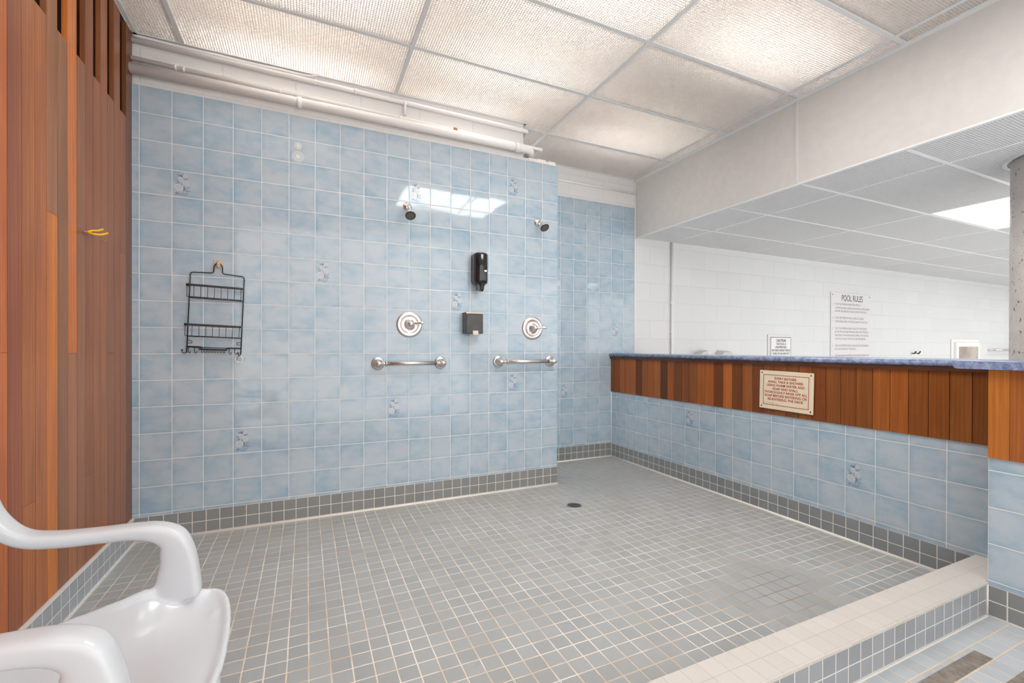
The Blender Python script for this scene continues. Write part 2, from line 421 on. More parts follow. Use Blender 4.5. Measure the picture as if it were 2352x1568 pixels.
# ------------------------------------------------------------------ walls and floor
ZC = 2.909; ZP = 2.301
bm = bmesh.new()   # main tiled wall
box(bm, -1.02, 1.883, YM, 3.44, 0.1446, 2.617, 0)
box(bm, -1.02, 1.883, YM + .0005, 3.44, 0, 0.1446, 1)
box(bm, -1.02, 1.87, 3.232, 3.43, 2.617, 2.6455, 3, skip='b')
for q in [(1.62, 1.70, .004), (1.70, 1.78, .009), (1.80, 1.87, .006)]: box(bm, q[0], q[1], 3.228, 3.40, 2.60, 2.6455 + q[2], 2)
box(bm, -1.02, 1.578, 3.236, 3.43, 2.6455, 3.5, 3, skip='b')
flw = dict(mW=4, mB=5, mO=6)
for c, r in [(1, 12), (6, 9), (10, 13), (12, 8), (15, 14), (15, 4), (9, 3), (3, 2)]: flower(bm, mapper('main', c, r), **flw)
mp = mapper('main', 5, 14); daisy(bm, mp, 7, .34, .73, .155, 20); daisy(bm, mp, 7, .34, .28, .25, 26)
struct(obj('wall_back', bm, ['blue_main', 'gray_main', 'caulk', 'block_main', 'fl_white', 'fl_blue', 'fl_pale', 'fl_daisy'], normals=False))

bm = bmesh.new()   # alcove wall: tiles then white block
box(bm, 1.4, 3.188, YR, 3.98, 0.142, 2.615, 0)
box(bm, 1.4, 2.95, YR + .0005, 3.98, 0, 0.142, 1)
box(bm, 1.4, 3.203, YR + .011, 3.98, 2.615, 3.5, 2, skip='b')
for c, r in [(0, 3), (4, 7)]: flower(bm, mapper('alcove', c, r), 3, 4, 5)
struct(obj('wall_alcove', bm, ['blue_alcove', 'gray_alcove', 'block_alcove', 'fl_white', 'fl_blue', 'fl_pale'], normals=False))
bm = bmesh.new(); box(bm, 3.188, 14.2, 3.831, 3.98, 0, 3.0, 0)
struct(obj('wall_pool', bm, 'block', normals=False))
bm = bmesh.new(); box(bm, 14.0, 14.2, -3.2, 3.83, 0, 3.0, 0); struct(obj('wall_pool_end', bm, 'white'))

# half wall with boards on its face
def boards(bm, mul, segs, mi=0):
    lay = bm.loops.layers.float_color.get('tint') or bm.loops.layers.float_color.new('tint')
    for (x0, x1, y0, y1, z0, z1, col) in segs:
        t = bmesh.new(); box(t, x0, x1, y0, y1, z0, z1)
        n0 = len(bm.faces); merge(bm, t, mi); bm.faces.ensure_lookup_table()
        rn = random.random()
        for f in bm.faces[n0:]:
            for l in f.loops: l[lay] = (*[min(1, c_ * k_) for c_, k_ in zip(col, mul)], rn)
def wcol(base, sp=.22, hue=.12):
    k = 1 + random.uniform(-sp, sp); h = 1 + random.uniform(-hue, hue)
    return (base[0] * k, base[1] * k * h, base[2] * k * h * h)
bm = bmesh.new(); segs = []
WR = (0.33, 0.115, 0.030)
wr_pal = [0.75, .8, 1.0, 1.05, 1.1, .42, .8, 1.15, 1.0, .38, .95, .55, .8, .85, 1.15, 1.2, .55, 1.35, .55, 1.0, .6, .75, .9, .75, .9, .7, .75, .8, .85, 1.1, 1.15, .9, .8, .75, .7, .65]
y = 3.8445; i = 0
while y > 0.89:
    y1 = y; y0 = max(y - .0826, 0.886)
    segs.append((XH - .0075, XH + .01, y0 + .0015, y1 - .0015, .672, 1.012, wcol(tuple(c * wr_pal[i % len(wr_pal)] for c in WR), .06, .10)))
    y = y0; i += 1
boards(bm, (1.0, .86, .60), segs, 2)
box(bm, XH, 3.27, .60, 3.83, .134, .672, 0); box(bm, XH + .0005, 3.27, .60, 3.83, 0, .134, 1)
box(bm, XH + .005, 3.27, .60, 3.83, .672, 1.035, 4)
box(bm, XH - .022, XH + .01, .886, 3.82, 1.012, 1.036, 4)
for c, r in [(6, 2), (14, 1)]: flower(bm, mapper('right', c, r), 5, 6, 7)
struct(obj('wall_right', bm, ['blue_right', 'gray_right', 'woodR', 'white', 'wood_dark', 'fl_white', 'fl_blue', 'fl_pale'], normals=False))
bm = bmesh.new(); segs = []
y = .885; first = True
while y > -1.3:
    wd = .064 if first else .0826
    segs.append((XN - .008, XN + .01, y - wd + .0006, y - .0006, .667, 1.034, wcol((0.52, .20, .055) if first else (0.34, .12, .04), .10, .1)))
    y -= wd; first = False
boards(bm, (1.0, .86, .60), segs, 2)
box(bm, XN, 3.27, -1.3, .885, .132, .667, 0); box(bm, XN + .0005, 3.27, -1.3, .885, 0, .132, 1); box(bm, XN + .005, 3.27, -1.3, .885, .667, 1.035, 3)
struct(obj('wall_right_near', bm, ['blue_near', 'gray_near', 'woodR', 'white'], normals=False))

# left wall of upright cedar boards with open slots at the top
bm = bmesh.new(); segs = []
WL = (0.385, 0.130, 0.055)
pal = [(0.181, 0.065, 0.034), (0.296, 0.102, 0.051), (0.287, 0.102, 0.051), (0.287, 0.102, 0.054), (0.305, 0.107, 0.051), (0.323, 0.112, 0.051), (0.287, 0.098, 0.048), (0.305, 0.117, 0.065), (0.578, 0.162, 0.045), (0.287, 0.122, 0.068), (0.342, 0.133, 0.068), (0.392, 0.122, 0.048), (0.381, 0.122, 0.045), (0.305, 0.089, 0.045), (0.491, 0.133, 0.042)]
edges = [3.215, 3.122, 3.034, 2.951, 2.868, 2.787, 2.706, 2.623, 2.541, 2.459, 2.376, 2.294, 2.213, 2.128, 2.046]
while edges[-1] > -.7: edges.append(edges[-1] - .083)
cuts = {8: [1.093], 3: [1.09], 14: [1.1], 6: [.535], 12: [.557], 0: [.543], 10: [1.64], 4: [1.633], 1: [1.626], 17: [.9], 19: [1.5]}
for i in range(len(edges) - 1):
    y1, y0 = edges[i], edges[i + 1]
    top = 2.905 if i % 2 == 0 else 2.383
    zs = [.146] + [z for z in sorted(cuts.get(i, [])) if .2 < z < top] + [top]
    base = pal[i] if i < len(pal) else wcol(WL, .15)
    for k, (a, b) in enumerate(zip(zs, zs[1:])):
        cc = wcol(base, .03, .03)
        if (i, k) == (8, 0): cc = (0.332, 0.127, 0.068)
        if (i, k) == (10, 0): cc = (0.552, 0.168, 0.04)
        if (i, k) in ((1, 1), (4, 1)): cc = wcol(base, .10, .02)
        segs.append((-.925, -.905, y0 + .0014, y1 - .0014, a + .0006, b - .0006, cc))
boards(bm, (1.16, 1.22, 1.02), segs, 0)
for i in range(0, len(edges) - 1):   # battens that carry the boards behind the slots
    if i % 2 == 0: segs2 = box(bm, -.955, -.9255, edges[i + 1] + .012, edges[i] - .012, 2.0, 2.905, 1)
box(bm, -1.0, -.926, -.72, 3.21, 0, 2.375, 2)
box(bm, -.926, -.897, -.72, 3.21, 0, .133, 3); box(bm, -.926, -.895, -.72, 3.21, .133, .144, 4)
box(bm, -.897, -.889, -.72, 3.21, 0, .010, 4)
struct(obj('wall_left', bm, ['woodL', 'wood_dark', 'dark_void', 'gray_left_lit', 'caulk'], normals=False))
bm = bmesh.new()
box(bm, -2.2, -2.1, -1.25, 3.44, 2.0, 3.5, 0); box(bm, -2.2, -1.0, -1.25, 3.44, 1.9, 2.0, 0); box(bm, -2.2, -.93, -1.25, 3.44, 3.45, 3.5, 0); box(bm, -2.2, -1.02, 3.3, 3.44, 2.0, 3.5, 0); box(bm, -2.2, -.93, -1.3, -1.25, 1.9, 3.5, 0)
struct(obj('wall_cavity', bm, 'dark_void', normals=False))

# floors, kerb, bead of caulk along the foot of the walls
bm = bmesh.new(); box(bm, -.93, 3.0, 1.02, 3.98, -.08, 0, 0); box(bm, -.93, 3.0, -1.5, 1.02, -.08, 0, 1)
struct(obj('floor', bm, ['floor_in', 'floor_out'], normals=False))
bm = bmesh.new(); box(bm, 3.0, 14.2, -1.5, 3.98, -.08, 0, 0); struct(obj('floor_pool', bm, 'pool_floor'))
bm = bmesh.new()
t = bmesh.new(); box(t, -.89, XH, .882, 1.028, .134, .147)
bmesh.ops.bevel(t, geom=[e for e in t.edges if abs(e.verts[0].co.x - e.verts[1].co.x) > 1 and e.verts[0].co.z > .14], offset=.006, segments=3, affect='EDGES'); merge(bm, t, 0)
box(bm, -.89, XH, .888, 1.022, 0, .134, 1); box(bm, -.89, 2.608, .881, .888, 0, .006, 2)
struct(obj('trim_1', bm, ['curb', 'gray_curb', 'caulk'], normals=False))
def bead(bm, a, b, r=.009):
    tube(bm, [a, b], r, 8)
bm = bmesh.new()
bead(bm, (-.9, YM - .002, .001), (1.886, YM - .002, .001)); bead(bm, (1.885, YR - .002, .001), (XH, YR - .002, .001)); bead(bm, (XH - .001, YR, .001), (XH - .001, 1.03, .001))
bead(bm, (XH - .001, YR - .001, 0), (XH - .001, YR - .001, 1.01), .005)
bead(bm, (2.605, .885, 0), (2.605, .885, .134), .004); bead(bm, (2.607, .886, .001), (2.607, -1.2, .001), .008)
box(bm, 3.186, 3.20, 3.817, 3.833, 1.07, 2.9, 0)
struct(obj('trim_2', bm, 'caulk'))

# bulkhead over the counter
bm = bmesh.new()
box(bm, 3.203, 3.25, -1.0, 3.82, ZP, ZC + .12, 0)
box(bm, 3.198, 3.2035, 2.083, 2.100, ZP + .008, ZC - .012, 1)
box(bm, 3.190, 3.215, -1.0, 3.82, ZP - .012, ZP - .0005, 2); box(bm, 3.186, 3.205, -1.0, 3.82, ZC - .003, ZC + .006, 2); box(bm, 3.1985, 3.2035, -1.0, 3.82, ZC - .018, ZC - .003, 2)
struct(obj('trim_3', bm, ['bulk', 'trim_bulk', 'bar'], normals=False))

# ------------------------------------------------------------------ ceilings
XG = [-.905, -.672, .572, 1.825, 3.075, 3.186]
YG = [3.295 - .6145 * k for k in range(0, 8)]
crates = {}
def crate(lx, ly, mat, parent, x0, y0, z, pitch=.0139, depth=.010, th=.0034):
    key = (round(lx, 3), round(ly, 3), mat)
    if key not in crates:
        b = bmesh.new()
        nx = max(1, round(lx / pitch)); ny = max(1, round(ly / pitch))
        for i in range(nx + 1):
            x = lx * i / nx; box(b, x - th / 2, x + th / 2, 0, ly, 0, depth)
        for j in range(ny + 1):
            y = ly * j / ny; box(b, 0, lx, y - th / 2, y + th / 2, .0002, depth)
        me = bpy.data.meshes.new('eggcrate_panel'); b.to_mesh(me); b.free(); me.materials.append(M[mat]); crates[key] = me
    o = bpy.data.objects.new('eggcrate_panel', crates[key]); COL.objects.link(o); o.location = (x0, y0, z)
    o.parent = parent
    return o
bm = bmesh.new()
BW = .024
ys = [3.83] + YG
for X in XG[1:5]: box(bm, X - BW / 2, X + BW / 2, YG[-1], 3.83, ZC, ZC + .03, 0)
for k, Y in enumerate(YG):
    for xa, xb in ([(-.905, .99), (2.25, 3.19)] if k == 4 else [(-.905, 3.19)]): box(bm, xa, xb, Y - BW / 2, Y + BW / 2, ZC + .0003, ZC + .03, 0)
box(bm, -.905, -.885, YG[-1], 3.236, ZC - .001, ZC + .03, 0); box(bm, -.905, 1.60, 3.215, 3.236, ZC - .001, ZC + .025, 0); box(bm, 1.58, 3.19, 3.81, 3.83, ZC - .001, ZC + .025, 0)
box(bm, 1.578, 1.598, 3.22, 3.83, ZC - .001, ZC + .025, 0)
# plenum above
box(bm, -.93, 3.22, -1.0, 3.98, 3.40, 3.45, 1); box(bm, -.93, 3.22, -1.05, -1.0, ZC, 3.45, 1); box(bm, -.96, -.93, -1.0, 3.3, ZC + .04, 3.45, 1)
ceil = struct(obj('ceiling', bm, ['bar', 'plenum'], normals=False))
LX0, LX1 = 1.0, 2.24      # opal diffuser overhead, just behind the first row of louvres
cells = []
for j in range(len(ys) - 1):
    y1, y0 = ys[j], ys[j + 1]
    for i in range(5):
        x0, x1 = XG[i], XG[i + 1]
        yy0 = y0 + (BW / 2); yy1 = y1 - (BW / 2 if j else .02)
        if j == 0:
            if x1 < 1.57: continue
            if x0 < 1.58: x0 = 1.598 - BW / 2
        if j == 1: yy1 = y1 - BW / 2
        if j == 1 and x1 < 1.7: yy1 = 3.215
        a = x0 + (BW / 2 if i else .02); b = x1 - (BW / 2 if i < 4 else 0)
        if j == 4 and i in (2, 3):
            if i == 2: b = LX0 - .012
            else: a = LX1 + .012
        if j == 5 and i in (2, 3): yy1 = .64
        crate(b - a, yy1 - yy0, 'louvre', ceil, a, yy0, ZC + .004)
# pool-side ceiling
XP = [3.21] + [3.712 + 1.2445 * k for k in range(0, 9)]
YP = [3.29, 2.684, 2.078, 1.458, .85, .24, -.37, -.98]
bm = bmesh.new()
for X in XP[1:]: box(bm, X - BW / 2, X + BW / 2, YP[-1], 3.83, ZP, ZP + .012, 0)
for Y in YP: box(bm, 3.206, 13.7, Y - BW / 2, Y + BW / 2, ZP + .0003, ZP + .0125, 0)
box(bm, 3.205, 14, 3.815, 3.83, ZP, ZP + .012, 0)
box(bm, 3.25, 14.2, -1.0, 3.83, ZP + .045, ZP + .07, 1)
M['bar_pool'] = plain('bright_white_grid', (0.90, 0.90, 0.895), 0.4)
pc = struct(obj('ceiling_pool', bm, ['bar_pool', 'plenum_pool'], normals=False))
yp = [3.83] + YP
LIT = [(2, 3), (5, 3), (1, 5), (4, 5), (6, 4), (7, 2)]
for j in range(len(yp) - 1):
    for i in range(len(XP) - 1):
        if (i, j) in LIT: continue
        a = XP[i] + BW / 2; b = XP[i + 1] - BW / 2
        crate(b - a, yp[j] - yp[j + 1] - BW, 'louvre_pool', pc, a, yp[j + 1] + BW / 2, ZP + .001, pitch=.0139 if i < 4 else .02, depth=.012)

def panel_light(x0, x1, y0, y1, z, mat, label, name='ceiling_light', group='opal ceiling light panels'):
    t = thing(name, label, 'ceiling light', ((x0 + x1) / 2, (y0 + y1) / 2, z), group)
    b = bmesh.new()
    for q in [(x0, x1, y0, y0 + .012), (x0, x1, y1 - .012, y1), (x0, x0 + .012, y0 + .012, y1 - .012), (x1 - .012, x1, y0 + .012, y1 - .012)]: box(b, *q, z + .001, z + .03)
    obj('frame', b, 'bar', t)
    b = bmesh.new(); box(b, x0 + .012, x1 - .012, y0 + .012, y1 - .012, z + .006, z + .012); obj('diffuser', b, mat, t, label='glowing white opal diffuser')
    return t
wh = {(2, 3): 'bright white light panel in the lower ceiling beside the speckled column', (1, 5): 'unseen ceiling light panel added to brighten the camera side of the speckled column',  # second panel is unseen, added to brighten the column
      (5, 3): 'white ceiling light panel far behind the speckled column', (4, 5): 'white ceiling light panel to the right of the column, outside the picture',
      (6, 4): 'white ceiling light panel beyond the column over the pool', (7, 2): 'farthest white ceiling light panel, near the end wall of the pool room'}
for (i, j) in LIT:
    panel_light(XP[i] + .012, XP[i + 1] - .012, yp[j + 1] + .012, yp[j] - .012, ZP, 'panel_pool', wh.get((i, j), 'white pool-side ceiling light panel out of view to the right of the column'), group=None)
panel_light(LX0, LX1, .66, YG[3] - .02, ZC, 'panel', 'white opal light panel in the high louvre ceiling above the camera', group=None)

# fluorescent battens above the louvres, with added fill battens
def batten(x0, x1, yc, z, label, mt='tube'):
    t = thing('fluorescent_batten', label, 'light', ((x0 + x1) / 2, yc, z + .2), None)
    b = bmesh.new(); box(b, x0, x1, yc - .09, yc + .09, z + .05, z + .11)
    if mt == 'tube':   # troffer with white reflector wings
        pr = [(-.09, .055), (-.27, -.06), (-.28, -.06), (-.10, .075)]
        for sg in (-1, 1):
            r1 = [b.verts.new((x0 - .03, yc - sg * a, z + c)) for a, c in pr]; r2 = [b.verts.new((x1 + .03, yc - sg * a, z + c)) for a, c in pr]
            for k in range(4): b.faces.new((r1[k], r1[(k + 1) % 4], r2[(k + 1) % 4], r2[k]))
            b.faces.new(r1); b.faces.new(r2)
    obj('housing', b, 'white', t)
    for s in (-1, 1):
        b = bmesh.new(); tube(b, [(x0 + .02, yc + s * .055, z), (x1 - .02, yc + s * .055, z)], .019, 12); obj('tube', b, mt, t)
        for xx in (x0 + .01, x1 - .02):
            b = bmesh.new(); box(b, xx, xx + .012, yc + s * .055 - .012, yc + s * .055 + .012, z - .01, z + .055); obj('lamp_holder', b, 'white', t)
batten(.72, 1.72, 1.76, 3.16, 'fluorescent batten glowing above the bright louvre panels at the middle top of the picture'); batten(1.95, 2.98, 1.76, 3.16, 'fluorescent batten glowing above the brightest louvre panel next to the bulkhead')
batten(.70, 1.70, 2.42, 3.24, 'fluorescent batten above the louvre panel in front of the right shower')
batten(-.55, .45, 2.1, 3.2, 'unseen fill batten added above the louvres near the wood wall', 'tube_fill'); batten(1.95, 2.95, 2.95, 3.24, 'unseen fill batten added above the louvres over the alcove', 'tube_fill'); batten(-.6, .45, 2.95, 3.2, 'unseen fill batten added above the louvres at the corner over the pipes', 'tube_fill'); batten(-.4, .5, .9, 3.2, 'unseen fill batten added above the louvres over the chair', 'tube_fill'); batten(.7, 1.5, 3.0, 3.26, 'unseen fill batten added above the louvres next to the pipes', 'tube_fill')  # unseen battens added to brighten the louvre ceiling

# ------------------------------------------------------------------ pipes over the tiles
def pipe(name, label, pts, r, mat='white', clips=(), rr=.03, cat='pipe', clip_r=None):
    b = bmesh.new(); tube(b, fillet(pts, rr, 6), r, 16)
    t = thing(name, label, cat, pts[0]); obj('pipe_run', b, mat, t)
    for (x, wd) in clips:
        b = bmesh.new(); a = Vector(pts[0]); k = (x - a.x) / (pts[1][0] - a.x); c = a + (Vector(pts[1]) - a) * k
        lathe(b, [(-wd / 2, r * 1.18), (wd / 2, r * 1.18)], c, (1, 0, 0), 16); obj('clip' if wd < .02 else 'coupling', b, mat, t)
    return t
BX = 1.63
t = pipe('drain_pipe', 'thick white painted pipe along the top of the blue tiles, elbow at right end', [(-.905, 3.185, 2.690), (BX, 3.185, 2.690), (BX + .015, 3.325, 2.685), (BX + .02, 3.35, 2.650)], .030, clips=[(-.045, .03), (1.50, .05)], rr=.05)
t = pipe('small_pipe', 'thin white painted pipe just above the thick pipe over the blue tiles', [(-.905, 3.205, 2.757), (1.735, 3.216, 2.727), (1.735, 3.36, 2.727)], .0125, clips=[(-.70, .012), (-.66, .012), (-.155, .014), (.60, .014)], rr=.02)
b = bmesh.new(); lathe(b, [(-.012, .016), (.012, .016)], (1.0, 3.198, 2.732), (1, 0, 0), 14); obj('fitting', b, 'rust', t, label='small rusty brass coupling')
t = pipe('electrical_conduit', 'thin white painted conduit directly under the ceiling edge above the blue tiles', [(-.905, 3.215, 2.866), (.56, 3.215, 2.858), (1.60, 3.215, 2.848), (1.60, 3.30, 2.846)], .0155, clips=[(.05, .012), (.30, .02)], rr=.012)
b = bmesh.new(); tube(b, fillet([(.60, 3.213, 2.858), (.632, 3.205, 2.858), (.632, 3.205, 2.765)], .012, 4), .010, 10); obj('conduit_branch', b, 'white', t)
b = bmesh.new(); pts = [(-.90 + 1.02 * k / 40, 3.212 - .003 * math.sin(k * .5), 2.889 - .004 * math.sin(PI * k / 40) - (.012 if k > 38 else 0)) for k in range(36)] + [(.03, 3.205, 2.888), (.06, 3.19, 2.894), (.075, 3.185, 2.905)]
tube(b, pts, .0075, 8); tag(obj('armoured_cable', b, 'white'), 'white flexible armoured cable tucked between the conduit and the louvre ceiling', 'cable')
t = pipe('wall_conduit', 'white painted conduit along the block wall above the darker blue alcove tiles', [(1.884, 3.818, 2.772), (3.197, 3.818, 2.772)], .011, clips=[(3.12, .014), (3.17, .014)])
t = pipe('vertical_conduit', 'white vertical conduit on the block wall beyond the counter', [(3.712, 3.815, .02), (3.712, 3.815, 2.299)], .013)
b = bmesh.new()
box(b, 3.690, 3.734, 3.812, 3.832, 1.30, 1.318); obj('strap', b, 'white', t)
b = bmesh.new(); box(b, 3.690, 3.734, 3.812, 3.832, 1.62, 1.638); obj('strap', b, 'white', t)
# things seen in the dark through the slots over the left wall
t = pipe('hot_water_pipe', 'pale insulated pipe in the dark space behind the slotted wood wall', [(-1.25, -1.2, 2.47), (-1.25, 3.29, 2.47)], .045, 'grey_pl')
b = bmesh.new(); box(b, -1.62, -1.22, -1.0, 3.28, 2.74, 3.10); tag(obj('air_duct', b, 'duct'), 'grey sheet metal air duct in the dark behind the slotted wood wall', 'duct')
b = bmesh.new(); tube(b, [(-1.14 + .006 * math.sin(k), -1.0 + 4.25 * k / 240, 2.64) for k in range(240)], [.016 + .006 * (k % 2) for k in range(240)], 8); tag(obj('flexible_cable', b, 'black_wire'), 'black ribbed cable strung behind the slots of the wood wall', 'cable')

# ------------------------------------------------------------------ shower fittings on the tiled wall
def shower_head(x, z, fx, fy, fz, label):
    t = thing('wall_shower', label, 'shower head', (x, YM, z), 'chrome shower heads on the blue tiled wall')
    b = bmesh.new(); lathe(b, [(0, .031), (.003, .031), (.010, .026), (.016, .016), (.018, .012)], (x, YM, z), (0, -1, 0), 30); obj('flange', b, 'chrome', t)
    F = Vector((fx, fy, fz)); S = Vector((x, YM, z)); E_ = Vector((x, YM - .055, z + .004))
    ax = (F - E_).normalized(); K = F - ax * .050
    b = bmesh.new(); tube(b, fillet([S, E_, K], .03, 6), .0095, 14); obj('arm', b, 'chrome', t)
    b = bmesh.new(); lathe(b, [(-.006, .010), (0, .015), (.012, .017), (.020, .015), (.026, .022), (.040, .033), (.050, .037), (.053, .037)], K, ax, 32); hd = obj('head', b, 'chrome', t)
    b = bmesh.new(); lathe(b, [(0, .0345), (.0035, .0345), (.0045, .032)], F + ax * .002, ax, 32); obj('face_plate', b, 'dark_metal', t, label='dark rubber spray face')
    b = bmesh.new(); u, v = frame(ax); rnd = random.Random(3)
    for rr, nn in ((.006, 5), (.012, 10), (.018, 15), (.0245, 20)):
        for k in range(nn):
            a = 2 * PI * k / nn + rr * 50; c = F + ax * .0062 + (u * math.cos(a) + v * math.sin(a)) * rr
            lathe(b, [(0, .0016), (.0015, .0012)], c, ax, 6)
    obj('nozzles', b, 'beige_pl', t, label='ring pattern of pale spray nozzles')
    return t
shower_head(.651, 2.121, .646, 3.082, 2.026, 'chrome shower head on the left, above the left mixer valve')
shower_head(1.695, 2.131, 1.700, 3.100, 2.066, 'chrome shower head on the right, near the outer corner of the tiled wall')

def valve(x, z, label, ang):
    t = thing('shower_valve', label, 'shower valve', (x, YM, z), 'round mixer valves on the blue tiled wall')
    o = (x, YM, z)
    b = bmesh.new(); lathe(b, [(0, .092), (.004, .092), (.009, .088), (.012, .080), (.012, .066), (.010, .063), (.007, .060), (.010, .034), (.014, .030)], o, (0, -1, 0), 48); obj('escutcheon', b, 'nickel', t)
    b = bmesh.new(); lathe(b, [(.010, .034), (.018, .034), (.022, .028), (.036, .026), (.040, .022), (.052, .020), (.062, .020), (.066, .016), (.072, .004)], o, (0, -1, 0), 30); obj('hub', b, 'nickel', t)
    b = bmesh.new(); c = Vector((x, YM - .056, z)); d = Vector((math.cos(ang), -.35, math.sin(ang))).normalized()
    pts = [c + d * (.085 * k / 8) + Vector((0, 0, .004 * math.sin(k / 8 * PI))) for k in range(9)] 
    tube(b, [pts[0]] + pts[1:] + [pts[-1] + d * .006], [.007, .0075, .008, .0085, .009, .0095, .0105, .011, .010, .004], 14); obj('lever', b, 'chrome', t)
    for s_ in (-1, 1):
        b = bmesh.new(); lathe(b, [(.008, .006), (.014, .005)], (x + .022 * s_, YM, z + .036 * s_), (0, -1, 0), 10); obj('screw', b, 'chrome', t)
valve(.666, 1.286, 'round brushed mixer valve with lever below the left shower head', .12)
valve(1.650, 1.279, 'round brushed mixer valve with lever below the right shower head', .03)

def grab_bar(x0, x1, z, label):
    t = thing('grab_bar', label, 'grab bar', ((x0 + x1) / 2, YM, z), 'metal grab bars on the blue tiled wall')
    yb = YM - .070; L = x1 - x0
    for s, x in ((1, x0), (-1, x1)):
        b = bmesh.new(); lathe(b, [(0, .046), (.004, .046), (.010, .043), (.013, .036), (.014, .030), (.020, .028), (.034, .018), (.050, .014), (.058, .013)], (x, YM, z), (0, -1, 0), 32); obj('flange', b, 'nickel', t)
        b = bmesh.new(); lathe(b, [(-.026, .002), (-.022, .011), (-.012, .017), (0, .019), (.010, .017), (.017, .010), (.021, .009), (.024, .013), (.030, .014), (.034, .010), (.038, .013), (.042, .020), (.047, .021), (.050, .017)], (x, yb, z), (s, 0, 0), 24); obj('finial', b, 'nickel', t)
    b = bmesh.new(); lathe(b, [(.048, .0145), (L - .048, .0145)], (x0, yb, z), (1, 0, 0), 26); obj('bar', b, 'nickel', t)
grab_bar(.449, .893, 1.011, 'brushed metal grab bar with ball ends, the left one below the left valve')
grab_bar(1.354, 1.812, 1.015, 'brushed metal grab bar with ball ends, the right one near the tiled corner')

# black bottle-shaped dispenser
t = thing('soap_dispenser', 'tall glossy black bottle-shaped soap dispenser on the tiles between the showers', 'soap dispenser', (1.205, YM, 1.72))
def rrect(hw, d0, d1, r, n=6):
    out = []
    for cx, cy, a0 in ((hw - r, d1 - r, 0), (-hw + r, d1 - r, PI / 2)):
        for k in range(n + 1):
            a = a0 + PI / 2 * k / n; out.append((cx + r * math.cos(a), cy + r * math.sin(a)))
    return [(hw, d0)] + out + [(-hw, d0)]
def stack(bm, secs, o, mi=0):
    rings = []
    for z, pts in secs: rings.append([bm.verts.new((o[0] + a, o[1] - c, o[2] + z)) for a, c in pts])
    for a, c in zip(rings, rings[1:]):
        for i in range(len(a)):
            f = bm.faces.new((a[i], a[(i + 1) % len(a)], c[(i + 1) % len(a)], c[i])); f.smooth = True; f.material_index = mi
    for r_ in (rings[0], rings[-1]): bm.faces.new(r_).material_index = mi
b = bmesh.new()
W_, D_ = .054, .118
stack(b, [(-.120, rrect(.034, .03, D_ - .035, .03)), (-.117, rrect(.044, .02, D_ - .016, .035)), (-.106, rrect(.052, .010, D_ - .004, .045)), (-.09, rrect(W_, .004, D_, .05)), (.096, rrect(W_, .004, D_, .05)), (.107, rrect(.050, .006, D_ - .004, .045)), (.1135, rrect(.040, .012, D_ - .014, .035)), (.115, rrect(.030, .02, D_ - .03, .025))], (1.181, YM, 1.713)); obj('body', b, 'black_gloss', t)
b = bmesh.new(); box(b, 1.150, 1.240, YM - .012, YM + .001, 1.60, 1.83); obj('backplate', b, 'black_gloss', t)
b = bmesh.new(); lathe(b, [(0, .030), (.012, .028), (.014, .022), (.022, .024), (.026, .024), (.029, .018), (.036, .022), (.041, .022), (.044, .016), (.055, .016)], (1.186, YM - .070, 1.598), (0, 0, -1), 24)
box(b, 1.152, 1.176, YM - .085, YM - .050, 1.548, 1.598); obj('nozzle', b, 'black_gloss', t)
b = bmesh.new(); bevel_box(b, 1.192, 1.212, YM - .1187, YM - .1155, 1.682, 1.695, .001); obj('badge', b, 'sign_white2', t, label='tiny white badge')
b = bmesh.new(); 
# small square dispenser
t = thing('wall_soap_box', 'small square smoked black soap dispenser with beige top and push button', 'soap dispenser', (1.135, YM, 1.30))
b = bmesh.new(); bevel_box(b, 1.062, 1.194, YM - .092, YM - .001, 1.226, 1.372, .005); obj('body', b, 'smoke', t)
b = bmesh.new(); bevel_box(b, 1.060, 1.196, YM - .094, YM - .001, 1.3725, 1.382, .002); box(b, 1.060, 1.084, YM - .0945, YM - .001, 1.372, 1.3822); obj('lid', b, 'beige_pl', t)
b = bmesh.new()
pts = [(-.022, .014), (-.020, .017), (.020, .017), (.022, .014), (.022, -.010), (.012, -.015), (0, -.017), (-.012, -.015), (-.022, -.010)]
r1 = [b.verts.new((1.131 + a, YM - .0925, 1.231 + c)) for a, c in pts]; r2 = [b.verts.new((1.131 + a * .95, YM - .104, 1.231 + c * .95)) for a, c in pts]
for i in range(len(pts)): b.faces.new((r1[i], r1[(i + 1) % len(pts)], r2[(i + 1) % len(pts)], r2[i]))
b.faces.new(r1); b.faces.new(r2); obj('push_button', b, 'beige_pl', t)

# ------------------------------------------------------------------ adhesive hook, wire caddy, rings
t = thing('adhesive_hook', 'tan square adhesive hook on the blue tiles holding up the black caddy', 'hook', (-.485, YM, 1.62))
b = bmesh.new(); bevel_box(b, -.512, -.460, YM - .005, YM + .001, 1.598, 1.648, .002); obj('plate', b, 'beige_hook', t)
b = bmesh.new()
secs = [((-.010, .008), 1.640, .005), ((-.012, .010), 1.625, .012), ((-.011, .010), 1.610, .022), ((-.009, .009), 1.606, .030), ((-.009, .009), 1.618, .035)]
tube(b, [(-.486, YM - d, z) for (_, z, d) in secs], [.008, .010, .010, .009, .006], 8); obj('prong', b, 'beige_hook', t)

t = thing('shower_caddy', 'black wire two-shelf shower caddy hanging on the tiles at the left', 'shower caddy', (-.49, YM, 1.1))
